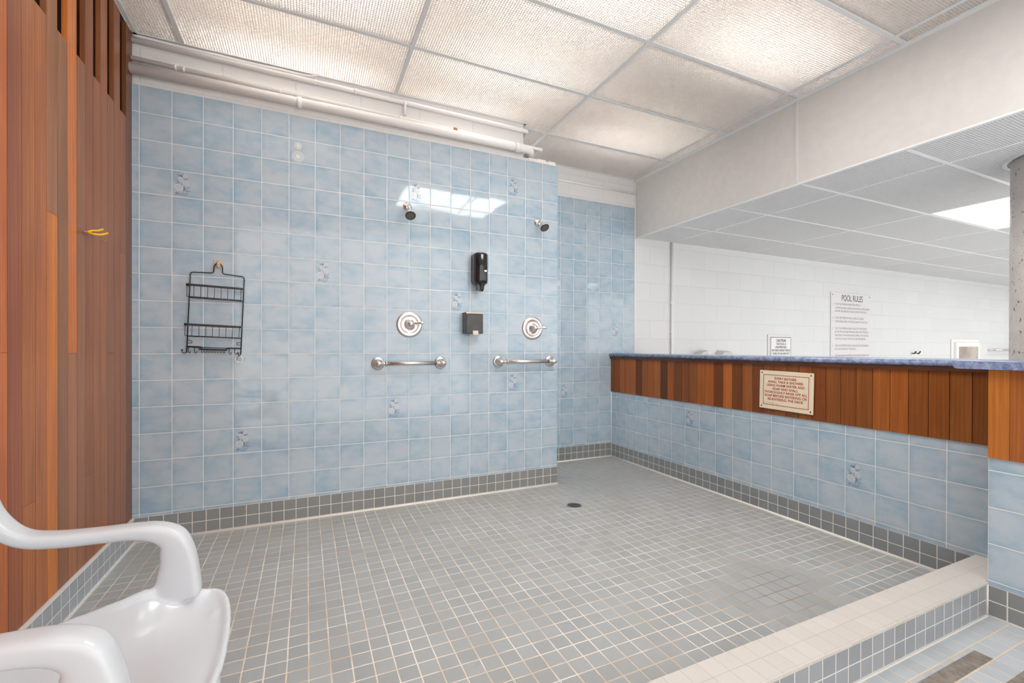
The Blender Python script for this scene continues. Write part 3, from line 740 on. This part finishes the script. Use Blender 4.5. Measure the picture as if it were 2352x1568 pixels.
# built upright in its own frame, then swung by the small tilt it hangs with
RT = Matrix.Translation((-.487, YM - .012, 1.60)) @ Matrix.Rotation(math.radians(2.3), 4, 'Y') @ Matrix.Translation((.487, -(YM - .012), -1.60))
def TT(pts): return [RT @ Vector(p) for p in pts]
y0 = YM - .012
cx = -.487; hw = .138
b = bmesh.new()
top = [(cx - hw, y0, 1.085), (cx - hw, y0, 1.560), (cx - .022, y0, 1.566), (cx - .022, y0, 1.613), (cx, y0 - .004, 1.632), (cx + .022, y0, 1.613), (cx + .022, y0, 1.566), (cx + hw, y0, 1.560), (cx + hw, y0, 1.085)]
tube(b, TT(fillet(top, .016, 5)), .0030, 8)
for z in (1.408, 1.180, 1.117): tube(b, TT([(cx - hw, y0, z), (cx + hw, y0, z)]), .0024, 6)
for s in (-1, 1):
    tube(b, TT(fillet([(cx + s * hw, y0, 1.154), (cx + s * (hw - .024), y0, 1.154), (cx + s * (hw - .024), y0, 1.139), (cx + s * hw, y0, 1.139)], .007, 4)), .0018, 6)
obj('frame', b, 'black_wire', t)
def basket(z, drop, dep):
    b = bmesh.new()
    yf = y0 - dep
    rim = fillet([(cx - hw, y0, z), (cx - hw - .004, yf, z), (cx + hw + .004, yf, z), (cx + hw, y0, z)], .02, 5)
    # flat metal band around the front
    R_ = TT(rim); up_ = (RT.to_3x3() @ Vector((0, 0, 1)))
    prev = None
    for i, p in enumerate(R_):
        d = (R_[min(i + 1, len(R_) - 1)] - R_[max(i - 1, 0)]).normalized(); nn = d.cross(up_).normalized()
        q = [b.verts.new(p + up_ * s1 * .0065 + nn * s2 * .0012) for s1, s2 in ((1, 1), (-1, 1), (-1, -1), (1, -1))]
        if prev:
            for k in range(4): b.faces.new((prev[k], prev[(k + 1) % 4], q[(k + 1) % 4], q[k]))
        else: b.faces.new(q)
        prev = q
    b.faces.new(prev)
    nW = 9
    for k in range(nW):
        x = cx - hw + .004 + (2 * hw - .008) * k / (nW - 1)
        tube(b, TT(fillet([(x, yf, z), (x, yf + .006, z - drop), (x, y0, z - drop)], .008, 3)), .0015, 6)
    tube(b, TT([(cx - hw + .002, yf + .02, z - drop), (cx + hw - .002, yf + .02, z - drop)]), .0016, 6)
    tube(b, TT([(cx - hw + .002, yf + .05, z - drop), (cx + hw - .002, yf + .05, z - drop)]), .0016, 6)
    return b
obj('shelf', basket(1.475, .066, .088), 'black_wire', t); obj('shelf', basket(1.246, .064, .088), 'black_wire', t)
b = bmesh.new()
tube(b, TT(fillet([(cx - hw, y0, 1.118), (cx - .068, y0, 1.118), (cx - .060, y0 - .012, 1.110), (cx - .07, y0 - .055, 1.106), (cx + .07, y0 - .055, 1.106), (cx + .060, y0 - .012, 1.110), (cx + .068, y0, 1.118), (cx + hw, y0, 1.118)], .008, 4)), .0045, 8)
for k in range(8):
    x = cx - .055 + .11 * k / 7
    tube(b, TT(fillet([(x, y0 - .055, 1.105), (x, y0 - .052, 1.086), (x, y0 - .004, 1.086), (x, y0, 1.105)], .006, 3)), .0015, 6)
obj('soap_dish', b, 'black_wire', t)
def jhook(pts):
    b = bmesh.new(); P = TT(fillet(pts, .012, 5)); tube(b, P, .0026, 8)
    lathe(b, [(-.004, .001), (-.003, .004), (0, .005), (.003, .004), (.004, .001)], P[-1], (0, 0, 1), 10); obj('side_hook', b, 'black_wire', t)
jhook([(cx - hw, y0, 1.087), (cx - hw, y0 - .006, 1.082), (cx - hw - .018, y0 - .010, 1.078), (cx - hw - .021, y0 - .010, 1.098)])
jhook([(cx + hw, y0, 1.087), (cx + hw - .002, y0 - .01, 1.074), (cx + hw - .008, y0 - .030, 1.072), (cx + hw - .010, y0 - .032, 1.090)])
for xx in (-.118, -.088, .088, .118):
    b = bmesh.new(); tube(b, TT(fillet([(cx + xx - .012, y0, 1.117), (cx + xx - .012, y0, 1.084), (cx + xx + .002, y0 - .018, 1.080), (cx + xx + .002, y0 - .020, 1.094)], .007, 4)), .0018, 6); obj('small_hook', b, 'black_wire', t)
hk = TT([(cx + hw - .006, y0 - .022, 1.073)])[0]
for k, (dx, tl, rr, lab) in enumerate(((.0, .15, .0205, 'white plastic ring hanging in front on the right hook of the black caddy'), (.004, -.25, .0185, 'silver ring hanging behind the white ring on the caddy hook'))):
    b = bmesh.new(); c = hk + Vector((dx, .004 * k, -rr - .001))
    pts = [c + Vector((math.cos(a) * rr, math.sin(a) * rr * math.sin(tl), math.sin(a) * rr)) for a in [2 * PI * i / 32 for i in range(32)]]
    tube(b, pts, .0022, 8, closed=True); tag(obj('ring', b, 'sign_white2' if k == 0 else 'chrome'), lab, 'ring')

# yellow double hook on the wood wall
t = thing('utility_hook', 'yellow rubber coated double hook sticking out of the wood wall', 'hook', (-.905, 2.618, 1.634))
b = bmesh.new(); lathe(b, [(-.002, .006), (.006, .006), (.012, .004)], (-.905, 2.618, 1.634), (1, 0, 0), 12)
tube(b, [(-.90, 2.618, 1.634), (-.889, 2.597, 1.630)], .0030, 8); obj('shank', b, 'beige_hook', t, label='bare metal screw end')
for pts in ([(-.890, 2.596, 1.631), (-.882, 2.598, 1.636), (-.873, 2.611, 1.643), (-.864, 2.637, 1.649), (-.855, 2.657, 1.662)], [(-.890, 2.596, 1.629), (-.876, 2.584, 1.625), (-.860, 2.581, 1.621), (-.842, 2.598, 1.624), (-.828, 2.626, 1.639)]):
    b = bmesh.new(); tube(b, fillet(pts, .01, 4), .0046, 12); obj('prong', b, 'yellow', t)

# ------------------------------------------------------------------ floor drain, grip strips
t = thing('floor_drain', 'round dark metal floor drain in the grey shower floor', 'drain', (1.735, 2.715, 0))
b = bmesh.new(); lathe(b, [(0, .056), (.003, .056), (.0035, .050), (.0022, .048)], (1.735, 2.715, 0), (0, 0, 1), 36); obj('rim', b, 'nickel', t)
b = bmesh.new(); lathe(b, [(.0005, .049), (.0030, .049), (.0034, .046)], (1.735, 2.715, 0), (0, 0, 1), 36)
obj('grate', b, plain('drain_grey', (.12, .115, .11), .4, .5), t)
b = bmesh.new()
for rr, nn in ((.012, 6), (.024, 10), (.036, 15)):
    for k in range(nn):
        a = 2 * PI * k / nn; c = Vector((1.735 + rr * math.cos(a), 2.715 + rr * math.sin(a), .0034))
        R = Matrix.Translation(c) @ Matrix.Rotation(a, 4, 'Z'); box(b, -.0025, .0025, -.005, .005, 0, .0006, 0, R)
obj('slots', b, 'dark_metal', t, label='dark drain slots')
def strip(x0, x1, y0, y1, label):
    b = bmesh.new(); bevel_box(b, x0, x1, y0, y1, .0002, .0022, .0008, 1); tag(obj('anti_slip_strip', b, 'strip'), label, 'anti-slip strip', 'grip strips on the entry floor')
strip(.9, 2.262, .752, .802, 'worn brown-grey anti-slip strip on the floor, the one nearer the white kerb')
strip(.9, 2.282, .622, .680, 'worn brown-grey anti-slip strip at the lower right corner, farther from the kerb')

# ------------------------------------------------------------------ counter tops
def slab(bm, prof, a, b_, axis):
    """extrude a closed profile [(p, z)] along axis from a to b_"""
    def mk(t_, p, z): return (p, t_, z) if axis == 'y' else (t_, p, z)
    r1 = [bm.verts.new(mk(a, p, z)) for p, z in prof]; r2 = [bm.verts.new(mk(b_, p, z)) for p, z in prof]
    for i in range(len(prof)):
        f = bm.faces.new((r1[i], r1[(i + 1) % len(prof)], r2[(i + 1) % len(prof)], r2[i])); f.smooth = True
    bm.faces.new(r1); bm.faces.new(r2)
def nose(front, back, zt, zb, r1=.012, r2=.012, s=1):
    pts = [(back, zt)]
    for k in range(7):
        a = PI / 2 * k / 6; pts.append((front + s * (r1 - r1 * math.sin(a)), zt - r1 + r1 * math.cos(a)))
    for k in range(7):
        a = PI / 2 * k / 6; pts.append((front + s * (r2 - r2 * math.cos(a)), zb + r2 - r2 * math.sin(a)))
    pts.append((back, zb)); return pts
b = bmesh.new(); slab(b, nose(2.858, 3.34, 1.0675, 1.036, .015, .015), .975, 3.818, 'y')
o = obj('countertop', b, 'counter'); tag(o, 'long mottled blue laminate countertop on the boarded half wall', 'countertop')
b = bmesh.new(); slab(b, nose(.988, -1.3, 1.0685, 1.036, .016, .016, -1), 2.572, 2.857, 'x')
b2 = bmesh.new(); slab(b2, [(2.857, 1.0685), (3.34, 1.0685), (3.34, 1.036), (2.857, 1.036)], -1.3, .974, 'y'); merge(b, b2)
tag(obj('countertop', b, 'counter'), 'wider mottled blue counter end with rounded tip at the right edge of the picture', 'countertop')
for o_ in bpy.data.objects:
    if o_.name.startswith('countertop'):
        try: o_.data.use_auto_smooth = True
        except Exception: pass

# ------------------------------------------------------------------ speckled column
b = bmesh.new(); CC = (4.176, 1.063); lathe(b, [(0, .25), (ZP + .03, .25)], (CC[0], CC[1], 0), (0, 0, 1), 72)
struct(obj('column', b, 'column'))
b = bmesh.new()
lathe(b, [(0, .262), (.0, .285), (.014, .285), (.014, .262)], (CC[0], CC[1], ZP - .003), (0, 0, 1), 72, cap=False)
struct(obj('trim_4', b, 'bar'))

# ------------------------------------------------------------------ signs
FONT = None
def text_mesh(bm, s, h, mapf, mi, align='CENTER', xs=1.0, lift=.0006, bold=0.0):
    cu = bpy.data.curves.new('t', 'FONT'); cu.body = s; cu.size = 1.0; cu.align_x = align; cu.resolution_u = 3; cu.offset = bold
    o = bpy.data.objects.new('t', cu); COL.objects.link(o); bpy.context.view_layer.update()
    me = bpy.data.meshes.new_from_object(o.evaluated_get(bpy.context.evaluated_depsgraph_get()))
    k = h / .70
    vs = [bm.verts.new(mapf(v.co.x * k * xs, v.co.y * k, lift)) for v in me.vertices]
    for p in me.polygons:
        try: bm.faces.new([vs[i] for i in p.vertices]).material_index = mi
        except ValueError: pass
    wdt = max([v.co.x for v in me.vertices], default=0) - min([v.co.x for v in me.vertices], default=0)
    bpy.data.objects.remove(o); bpy.data.curves.remove(cu); bpy.data.meshes.remove(me)
    return wdt
def text_fit(bm, s, h, width, mapf, mi, align='CENTER', bold=0.0):
    cu = bpy.data.curves.new('t', 'FONT'); cu.body = s; cu.size = 1.0; o = bpy.data.objects.new('t', cu); COL.objects.link(o); bpy.context.view_layer.update()
    me = bpy.data.meshes.new_from_object(o.evaluated_get(bpy.context.evaluated_depsgraph_get()))
    wd = max(v.co.x for v in me.vertices) - min(v.co.x for v in me.vertices)
    bpy.data.objects.remove(o); bpy.data.curves.remove(cu); bpy.data.meshes.remove(me)
    text_mesh(bm, s, h, mapf, mi, align, width / (wd * h / .70), bold=bold)
# shower notice on the boards (faces -X), turned a touch anticlockwise
t = thing('shower_notice', 'cream plastic notice with red lettering screwed to the varnished boards', 'sign', (2.874, 1.946, .84))
SG = Matrix(((0, 0, -1, 2.876), (-1, 0, 0, 1.945), (0, 1, 0, .840), (0, 0, 0, 1))) @ Matrix.Rotation(math.radians(-1.0), 4, 'Z')
b = bmesh.new(); bevel_box(b, -.182, .182, -.130, .130, -.001, .004, .001, 1, 0, SG); obj('plate', b, 'cream', t)
def MS(cx_, cy_):
    return lambda x, y, z: SG @ Vector((cx_ + x, cy_ + y, .0042 + z))
b = bmesh.new()
for q in [(-.155, .155, .099, .1025), (-.155, .155, -.1025, -.099), (-.155, -.1515, -.1025, .1025), (.1515, .155, -.1025, .1025)]:
    box(b, q[0], q[1], q[2], q[3], .0041, .0046, 0, SG)
obj('border', b, 'red', t)
b = bmesh.new()
for k, (s, wd) in enumerate([('EVERY BATHER', .148), ('SHALL TAKE A SHOWER', .237), ('USING WARM WATER AND', .255), ('SOAP AND SHALL', .172), ('THOROUGHLY RINSE OFF ALL', .290), ('SOAP BEFORE ENTERING OR', .286), ('RE-ENTERING THE DECK', .240)]):
    text_fit(b, s, .0155, wd, MS(0, .072 - .0235 * k), 0, bold=.02)
text_fit(b, 'R.R.O. 1980, REG. 565', .0055, .10, MS(-.098, -.094), 0)
obj('lettering', b, 'red', t)
for sx, sy in ((-.166, .114), (.166, .114), (-.166, -.114), (.166, -.114)):
    b = bmesh.new(); lathe(b, [(0, .0048), (.0012, .0042), (.0018, .002)], SG @ Vector((sx, sy, .004)), (-1, 0, 0), 12); obj('screw', b, 'dark_metal', t)
# pool rules board
def wall_sign(x0, x1, z0, z1, d, mat): 
    b = bmesh.new(); bevel_box(b, x0, x1, 3.829 - d, 3.831, z0, z1, .002, 1); return b
YS = 3.829
t = thing('pool_rules_sign', 'tall white pool rules board on the far block wall', 'sign', (7.07, YS, 1.3))
obj('plate', wall_sign(6.60, 7.545, .62, 1.909, .010, 0), 'sign_white', t)
def MW(cx_, cz_, y_): return lambda x, y, z: Vector((cx_ + x, y_ - z, cz_ + y))
b = bmesh.new(); text_fit(b, 'POOL RULES', .085, .50, MW(7.09, 1.795, YS - .0105), 0, bold=.01); obj('title', b, 'ink', t)
rules = [(.160, '1.', 'THAT NO PERSON INFECTED WITH A', .60), (.213, '', 'COMMUNICABLE DISEASE OR HAVING OPEN SORES', .82), (.259, '', 'ON HIS OR HER BODY SHALL ENTER THE POOL.', .755),
         (.352, '2.', 'THAT NO PERSON SHALL BRING A GLASS', .68), (.403, '', 'CONTAINER ONTO THE DECK OR INTO THE POOL.', .78),
         (.498, '3.', 'THAT NO PERSON SHALL POLLUTE THE WATER', .76), (.547, '', 'IN THE POOL IN ANY MANNER AND THAT SPITTING,', .80), (.596, '', 'SPOUTING OF WATER AND BLOWING THE NOSE IN', .80), (.645, '', 'THE POOL OR ON THE DECK ARE PROHIBITED.', .74),
         (.740, '4.', 'THAT NO PERSON SHALL ENGAGE IN BOISTEROUS', .80), (.788, '', 'PLAY IN OR ABOUT THE POOL.', .50), (.880, '5.', 'THE MAXIMUM NUMBER OF BATHERS PERMITTED', .82)]
for dz, nr, s, wd in rules:
    if nr:
        b = bmesh.new(); text_fit(b, nr, .026, .022, MW(6.63, 1.909 - dz - .015, YS - .0105), 0, align='LEFT'); obj('rule_number', b, 'ink_faded', t)
    b = bmesh.new()
    text_fit(b, s, .027, wd, MW(6.685, 1.909 - dz - .015, YS - .0105), 0, align='LEFT')
    obj('text_line', b, 'ink_faded', t)
for x in (6.63, 7.515):
    b = bmesh.new(); lathe(b, [(0, .008), (.003, .006)], (x, YS - .010, 1.875), (0, -1, 0), 10); obj('screw', b, 'dark_metal', t)
# caution notice
t = thing('caution_sign', 'small white caution notice with black frame just above the counter', 'sign', (5.54, YS, 1.1))
obj('backing', wall_sign(5.31, 5.755, .78, 1.300, .008, 0), 'sign_white', t)
b = bmesh.new(); bevel_box(b, 5.345, 5.752, YS - .014, YS - .008, .80, 1.272, .001, 1); obj('plate', b, 'sign_white2', t)
b = bmesh.new()
for q in [(5.352, 5.745, 1.262, 1.268), (5.352, 5.358, .81, 1.268), (5.739, 5.745, .81, 1.268)]: box(b, q[0], q[1], YS - .0148, YS - .0141, q[2], q[3])
obj('border', b, 'ink_dark', t)
b = bmesh.new()
text_fit(b, 'CAUTION', .034, .18, MW(5.553, 1.208, YS - .0145), 0, bold=.02)
for k, (s, wd) in enumerate([('THIS POOL IS', .19), ('UNSUPERVISED.', .225), ('BATHERS UNDER TWELVE', .35), ('YEARS OF AGE ARE NOT', .33), ('ALLOWED WITHIN THE', .31)]):
    text_fit(b, s, .027, wd, MW(5.552, 1.167 - .0405 * k, YS - .0145), 0, bold=.008)
obj('lettering', b, 'ink_dark', t)

# recessed cabinet with a small window, rail and fittings far along the block wall
t = thing('wall_cabinet', 'white wall cabinet with a small reflecting window low on the far block wall', 'cabinet', (10.38, YS, .9))
b = bmesh.new(); bevel_box(b, 9.97, 10.80, YS - .05, YS + .001, .55, 1.235, .006); bevel_box(b, 9.90, 10.86, YS - .012, YS + .001, .5, 1.29, .004); obj('frame', b, 'white', t)
b = bmesh.new(); bevel_box(b, 10.055, 10.72, YS - .054, YS - .049, .62, 1.163, .003); obj('window_pane', b, 'window', t, label='pane with the brown reflection of the room painted in')
t = thing('wall_rail', 'short grey metal rail on the block wall beside the speckled column', 'rail', (11.5, YS, 1.05))
b = bmesh.new(); tube(b, [(11.22, 3.74, 1.105), (12.3, 3.74, 1.105)], .018, 10); obj('rail', b, 'nickel', t)
b = bmesh.new(); tube(b, [(11.25, 3.83, 1.105), (11.25, 3.74, 1.105)], .022, 10); obj('bracket', b, 'white', t)
b = bmesh.new(); tube(b, [(12.25, 3.83, 1.105), (12.25, 3.74, 1.105)], .022, 10); obj('bracket', b, 'white', t)
t = thing('towel_hook', 'tiny dark double hook on the far block wall just above the counter', 'hook', (8.74, YS, 1.04))
for x in (8.68, 8.81):
    b = bmesh.new(); tube(b, [(x, 3.83, 1.05), (x, 3.79, 1.05), (x + .02, 3.78, 1.085)], .010, 8); obj('prong', b, 'dark_metal', t)
b = bmesh.new(); bevel_box(b, 8.66, 8.84, 3.815, 3.831, 1.02, 1.05, .002); obj('plate', b, 'white', t)
# grey plastic fittings that peek over the counter on the block wall
t = thing('pipe_stub', 'grey plastic pipe stub with open end peeking over the counter, the left fitting', 'pipe fitting', (4.15, YS, 1.05))
b = bmesh.new(); lathe(b, [(0, .042), (.115, .042), (.115, .036), (.05, .036)], (4.195, 3.775, .985), (0, 0, 1), 24, cap=False); obj('pipe', b, 'white', t)
b = bmesh.new(); lathe(b, [(0, .034), (.003, .034)], (4.195, 3.775, 1.090), (0, 0, 1), 20); obj('bore_shade', b, 'dark_metal', t)  # dark disc stands for the shade inside the open pipe end
b = bmesh.new()
pr = [(4.02, .98), (4.16, .98), (4.16, 1.10), (4.12, 1.088), (4.06, 1.065), (4.03, 1.03)]
r1 = [b.verts.new((x, 3.80, z)) for x, z in pr]; r2 = [b.verts.new((x, 3.72, z)) for x, z in pr]
for i in range(6): b.faces.new((r1[i], r1[(i + 1) % 6], r2[(i + 1) % 6], r2[i]))
b.faces.new(r1); b.faces.new(r2); box(b, 4.08, 4.14, 3.80, 3.831, .985, 1.03); obj('elbow', b, 'grey_pl', t)
t = thing('wall_hood', 'faceted grey plastic hood peeking over the counter, the right fitting', 'wall fitting', (4.52, YS, 1.05))
b = bmesh.new()
A = [(4.395, 1.068), (4.435, 1.104), (4.60, 1.094), (4.648, 1.066), (4.60, .99), (4.44, .99)]
r1 = [b.verts.new((x, 3.831, z)) for x, z in A]; r2 = [b.verts.new((4.52 + (x - 4.52) * .72, 3.75, .99 + (z - .99) * .80)) for x, z in A]
for i in range(6): b.faces.new((r1[i], r1[(i + 1) % 6], r2[(i + 1) % 6], r2[i]))
b.faces.new(r1); b.faces.new(r2); obj('hood', b, 'grey_pl', t)
b = bmesh.new(); bevel_box(b, 4.39, 4.45, 3.80, 3.831, .93, 1.0, .004); obj('bracket', b, 'white', t)

# ------------------------------------------------------------------ white plastic chair (built as one skin, then cut into its parts)
YC = 1.188
def chair():
    bm = bmesh.new()
    # seat: dished sheet with raised sides and a rolled front lip
    NX, NY = 40, 30
    TB = [(-.66, .205, .452), (-.64, .215, .455), (-.555, .221, .46), (-.492, .222, .475), (-.427, .226, .49), (-.374, .238, .503), (-.33, .262, .49), (-.29, .285, .465), (-.25, .298, .448), (-.222, .285, .442), (-.200, .262, .438), (-.182, .22, .432), (-.174, .15, .426), (-.1715, .08, .422)]
    def tb(x):
        if x > -.25:
            h = .298 * math.sqrt(max(0, 1 - ((x + .25) / .0790) ** 3)); return max(h, .02), .422 + .026 * (h / .298) ** 2
        for (xa, ha, za), (xb, hb, zb) in zip(TB, TB[1:]):
            if x <= xb:
                k = max(0, (x - xa) / (xb - xa)); k = k * k * (3 - 2 * k) * .5 + k * .5; return ha + (hb - ha) * k, za + (zb - za) * k
    XS = [-.66 + .41 * i / 26 for i in range(27)] + [-.25 + .0789 * math.sin(PI / 2 * i / 14) for i in range(1, 15)]
    def seat(x, v):
        hw, zr = tb(x); q = abs(v)
        cz = .424 - .016 * math.sin(PI * min(1, max(0, (x + .66) / .49))) - (.012 * max(0, (x + .24) / .068) ** 2)
        return Vector((x, YC + v * hw, cz + (zr - cz) * q ** 3.0))
    g = [[bm.verts.new(seat(x, -1 + 2 * j / NY)) for j in range(NY + 1)] for x in XS]
    g2 = [[bm.verts.new(seat(x, -1 + 2 * j / NY) - Vector((0, 0, .011))) for j in range(NY + 1)] for x in XS]
    for i in range(NX):
        for j in range(NY):
            bm.faces.new((g[i][j], g[i + 1][j], g[i + 1][j + 1], g[i][j + 1])); bm.faces.new((g2[i][j], g2[i][j + 1], g2[i + 1][j + 1], g2[i + 1][j]))
    for i in range(NX):
        bm.faces.new((g[i][0], g2[i][0], g2[i + 1][0], g[i + 1][0])); bm.faces.new((g[i][NY], g[i + 1][NY], g2[i + 1][NY], g2[i][NY]))
    for j in range(NY):
        bm.faces.new((g[0][j], g[0][j + 1], g2[0][j + 1], g2[0][j])); bm.faces.new((g[NX][j], g2[NX][j], g2[NX][j + 1], g[NX][j + 1]))
    rim = [seat(x, -1) for x in XS] + [seat(x, 1) for x in reversed(XS)]
    tube(bm, [p + Vector((-.05 * max(0, p.x + .30), -.02 * (p.y - YC), -.008)) for p in rim], .0105, 10)
    # back shell
    NZ = 26
    def back(a, v):
        z = .43 + .43 * a
        hw = .200 + .072 * min(1, a / .75) - (.10 * max(0, (a - .80) / .20) ** 2.2)
        x = -.668 - .020 * a - .03 * a * a - .055 * (1 - v * v) * (1 - .3 * a) + .005
        return Vector((x, YC + v * hw, z))
    g = [[bm.verts.new(back(i / NZ, -1 + 2 * j / NY)) for j in range(NY + 1)] for i in range(NZ + 1)]
    g2 = [[bm.verts.new(back(i / NZ, -1 + 2 * j / NY) - Vector((.011, 0, 0))) for j in range(NY + 1)] for i in range(NZ + 1)]
    for i in range(NZ):
        for j in range(NY):
            bm.faces.new((g[i][j], g[i][j + 1], g[i + 1][j + 1], g[i + 1][j])); bm.faces.new((g2[i][j], g2[i + 1][j], g2[i + 1][j + 1], g2[i][j + 1]))
        bm.faces.new((g[i][0], g[i + 1][0], g2[i + 1][0], g2[i][0])); bm.faces.new((g[i][NY], g2[i][NY], g2[i + 1][NY], g[i + 1][NY]))
    for j in range(NY):
        bm.faces.new((g[0][j], g2[0][j], g2[0][j + 1], g[0][j + 1])); bm.faces.new((g[NZ][j], g[NZ][j + 1], g2[NZ][j + 1], g2[NZ][j]))
    # arms: swept rounded band, wide where it turns down to the seat
    def sweep(path, secs, side):
        rings = []
        for i, p in enumerate(path):
            d = (path[min(i + 1, len(path) - 1)] - path[max(i - 1, 0)]).normalized()
            nv = d.cross(Vector((0, 1, 0))).normalized(); sv = Vector((0, side, 0))
            a, di, do = secs[i]; ring = []
            for k in range(24):
                th_ = 2 * PI * k / 24; c_, s_ = math.cos(th_), math.sin(th_)
                ac = a * abs(c_) ** .7 * (1 if c_ > 0 else -1); dep = di + (do - di) * (c_ + 1) / 2
                hh = .007 * abs(s_) if s_ > 0 else -dep * abs(s_) ** .55
                ring.append(bm.verts.new(p + sv * ac + nv * hh))
            rings.append(ring)
        for a, c in zip(rings, rings[1:]):
            for i in range(24): bm.faces.new((a[i], a[(i + 1) % 24], c[(i + 1) % 24], c[i]))
        bm.faces.new(rings[0]); bm.faces.new(rings[-1])
    for s in (-1, 1):
        ctl = [(-.700, .262, .85), (-.678, .262, .79), (-.655, .260, .725), (-.612, .256, .678), (-.55, .254, .664), (-.48, .254, .661), (-.40, .254, .660), (-.345, .254, .654), (-.302, .254, .630), (-.280, .255, .580), (-.270, .257, .520), (-.264, .258, .458)]
        W = [(.026, .040, .014), (.028, .042, .02), (.030, .036, .035), (.030, .026, .040), (.030, .022, .042), (.029, .022, .042), (.029, .026, .044), (.029, .040, .052), (.029, .058, .066), (.028, .070, .074), (.028, .095, .085), (.028, .120, .09)]
        P = [Vector((x, YC + s * y, z + (.012 if s < 0 and x < -.29 else 0))) for x, y, z in ctl]
        pts = []; secs = []
        for i in range(len(P) - 1):
            p0, p1, p2, p3 = P[max(i - 1, 0)], P[i], P[i + 1], P[min(i + 2, len(P) - 1)]
            for k in range(6):
                t_ = k / 6
                pts.append(.5 * ((2 * p1) + (p2 - p0) * t_ + (2 * p0 - 5 * p1 + 4 * p2 - p3) * t_ * t_ + (3 * p1 - p0 - 3 * p2 + p3) * t_ ** 3))
                secs.append(tuple(W[i][m_] * (1 - t_) + W[i + 1][m_] * t_ for m_ in range(3)))
        pts.append(P[-1]); secs.append(W[-1]); sweep(pts, secs, s)
        # legs
        for (x1, y1, x0, y0) in ((-.245, .215, -.225, .235), (-.62, .190, -.700, .235)):
            r = []
            for k in range(9):
                t_ = k / 8; z = .43 * (1 - t_); cxx = x1 + (x0 - x1) * t_; cyy = YC + s * (y1 + (y0 - y1) * t_)
                a = .030 - .012 * t_; th_ = .007
                # angle section
                q = [(-a, -a), (a, -a), (a, a), (-a, a)]
                sx = 1 if x0 > -.4 else -1
                L = [(a * sx, a * s), (a * sx, (a - .009) * s), (-a * sx * 1.0, (a - .009) * s)] 
                sec = [(sx * a, s * a), (-sx * a, s * a), (-sx * a, s * (a - .011)), (sx * (a - .011), s * (a - .011)), (sx * (a - .011), -s * a), (sx * a, -s * a)]
                r.append([bm.verts.new((cxx + px, cyy + py, z)) for px, py in sec])
            for a_, c_ in zip(r, r[1:]):
                for i in range(6): bm.faces.new((a_[i], a_[(i + 1) % 6], c_[(i + 1) % 6], c_[i]))
            bm.faces.new(r[0]); bm.faces.new(r[-1])
    bmesh.ops.recalc_face_normals(bm, faces=bm.faces[:])
    me = bpy.data.meshes.new('skin'); bm.to_mesh(me); bm.free()
    o = bpy.data.objects.new('skin', me); COL.objects.link(o)
    rm = o.modifiers.new('r', 'REMESH'); rm.mode = 'VOXEL'; rm.voxel_size = .0042
    sm = o.modifiers.new('s', 'SMOOTH'); sm.factor = .5; sm.iterations = 26
    bpy.context.view_layer.update()
    ev = bpy.data.meshes.new_from_object(o.evaluated_get(bpy.context.evaluated_depsgraph_get()))
    bpy.data.objects.remove(o)
    full = bmesh.new(); full.from_mesh(ev); full.normal_update()
    vn = {v.index: v.normal.copy() for v in full.verts}
    def cls(c):
        x, y, z = c.x, c.y - YC, c.z
        if z < .405 or (z < .42 and False):
            return ('leg', x > -.42, y > 0) if z < .398 else ('seat',)
        if x < -.615 and z > .46 and not (abs(y) > .222 and x > -.64): return ('backrest',)
        if abs(y) > .205 and z > .50: return ('armrest', True, y > 0)
        return ('seat',)
    groups = {}
    for f in full.faces: groups.setdefault(cls(f.calc_center_median()), []).append(f.index)
    root = thing('plastic_chair', 'white moulded plastic armchair at the lower left beside the wood wall', 'chair', (-.45, YC, 0))
    full.faces.ensure_lookup_table()
    for key, idx in groups.items():
        nb = bmesh.new(); mp_ = {}; norms = []
        for i in idx:
            f = full.faces[i]; vs = []
            for v in f.verts:
                if v.index not in mp_: mp_[v.index] = nb.verts.new(v.co); norms.append(vn[v.index])
                vs.append(mp_[v.index])
            nb.faces.new(vs)
        ob = obj(key[0], nb, 'white_pl', root, smooth=True, normals=False)
        ob.data.normals_split_custom_set_from_vertices([tuple(n_) for n_ in norms])
    full.free()
chair()
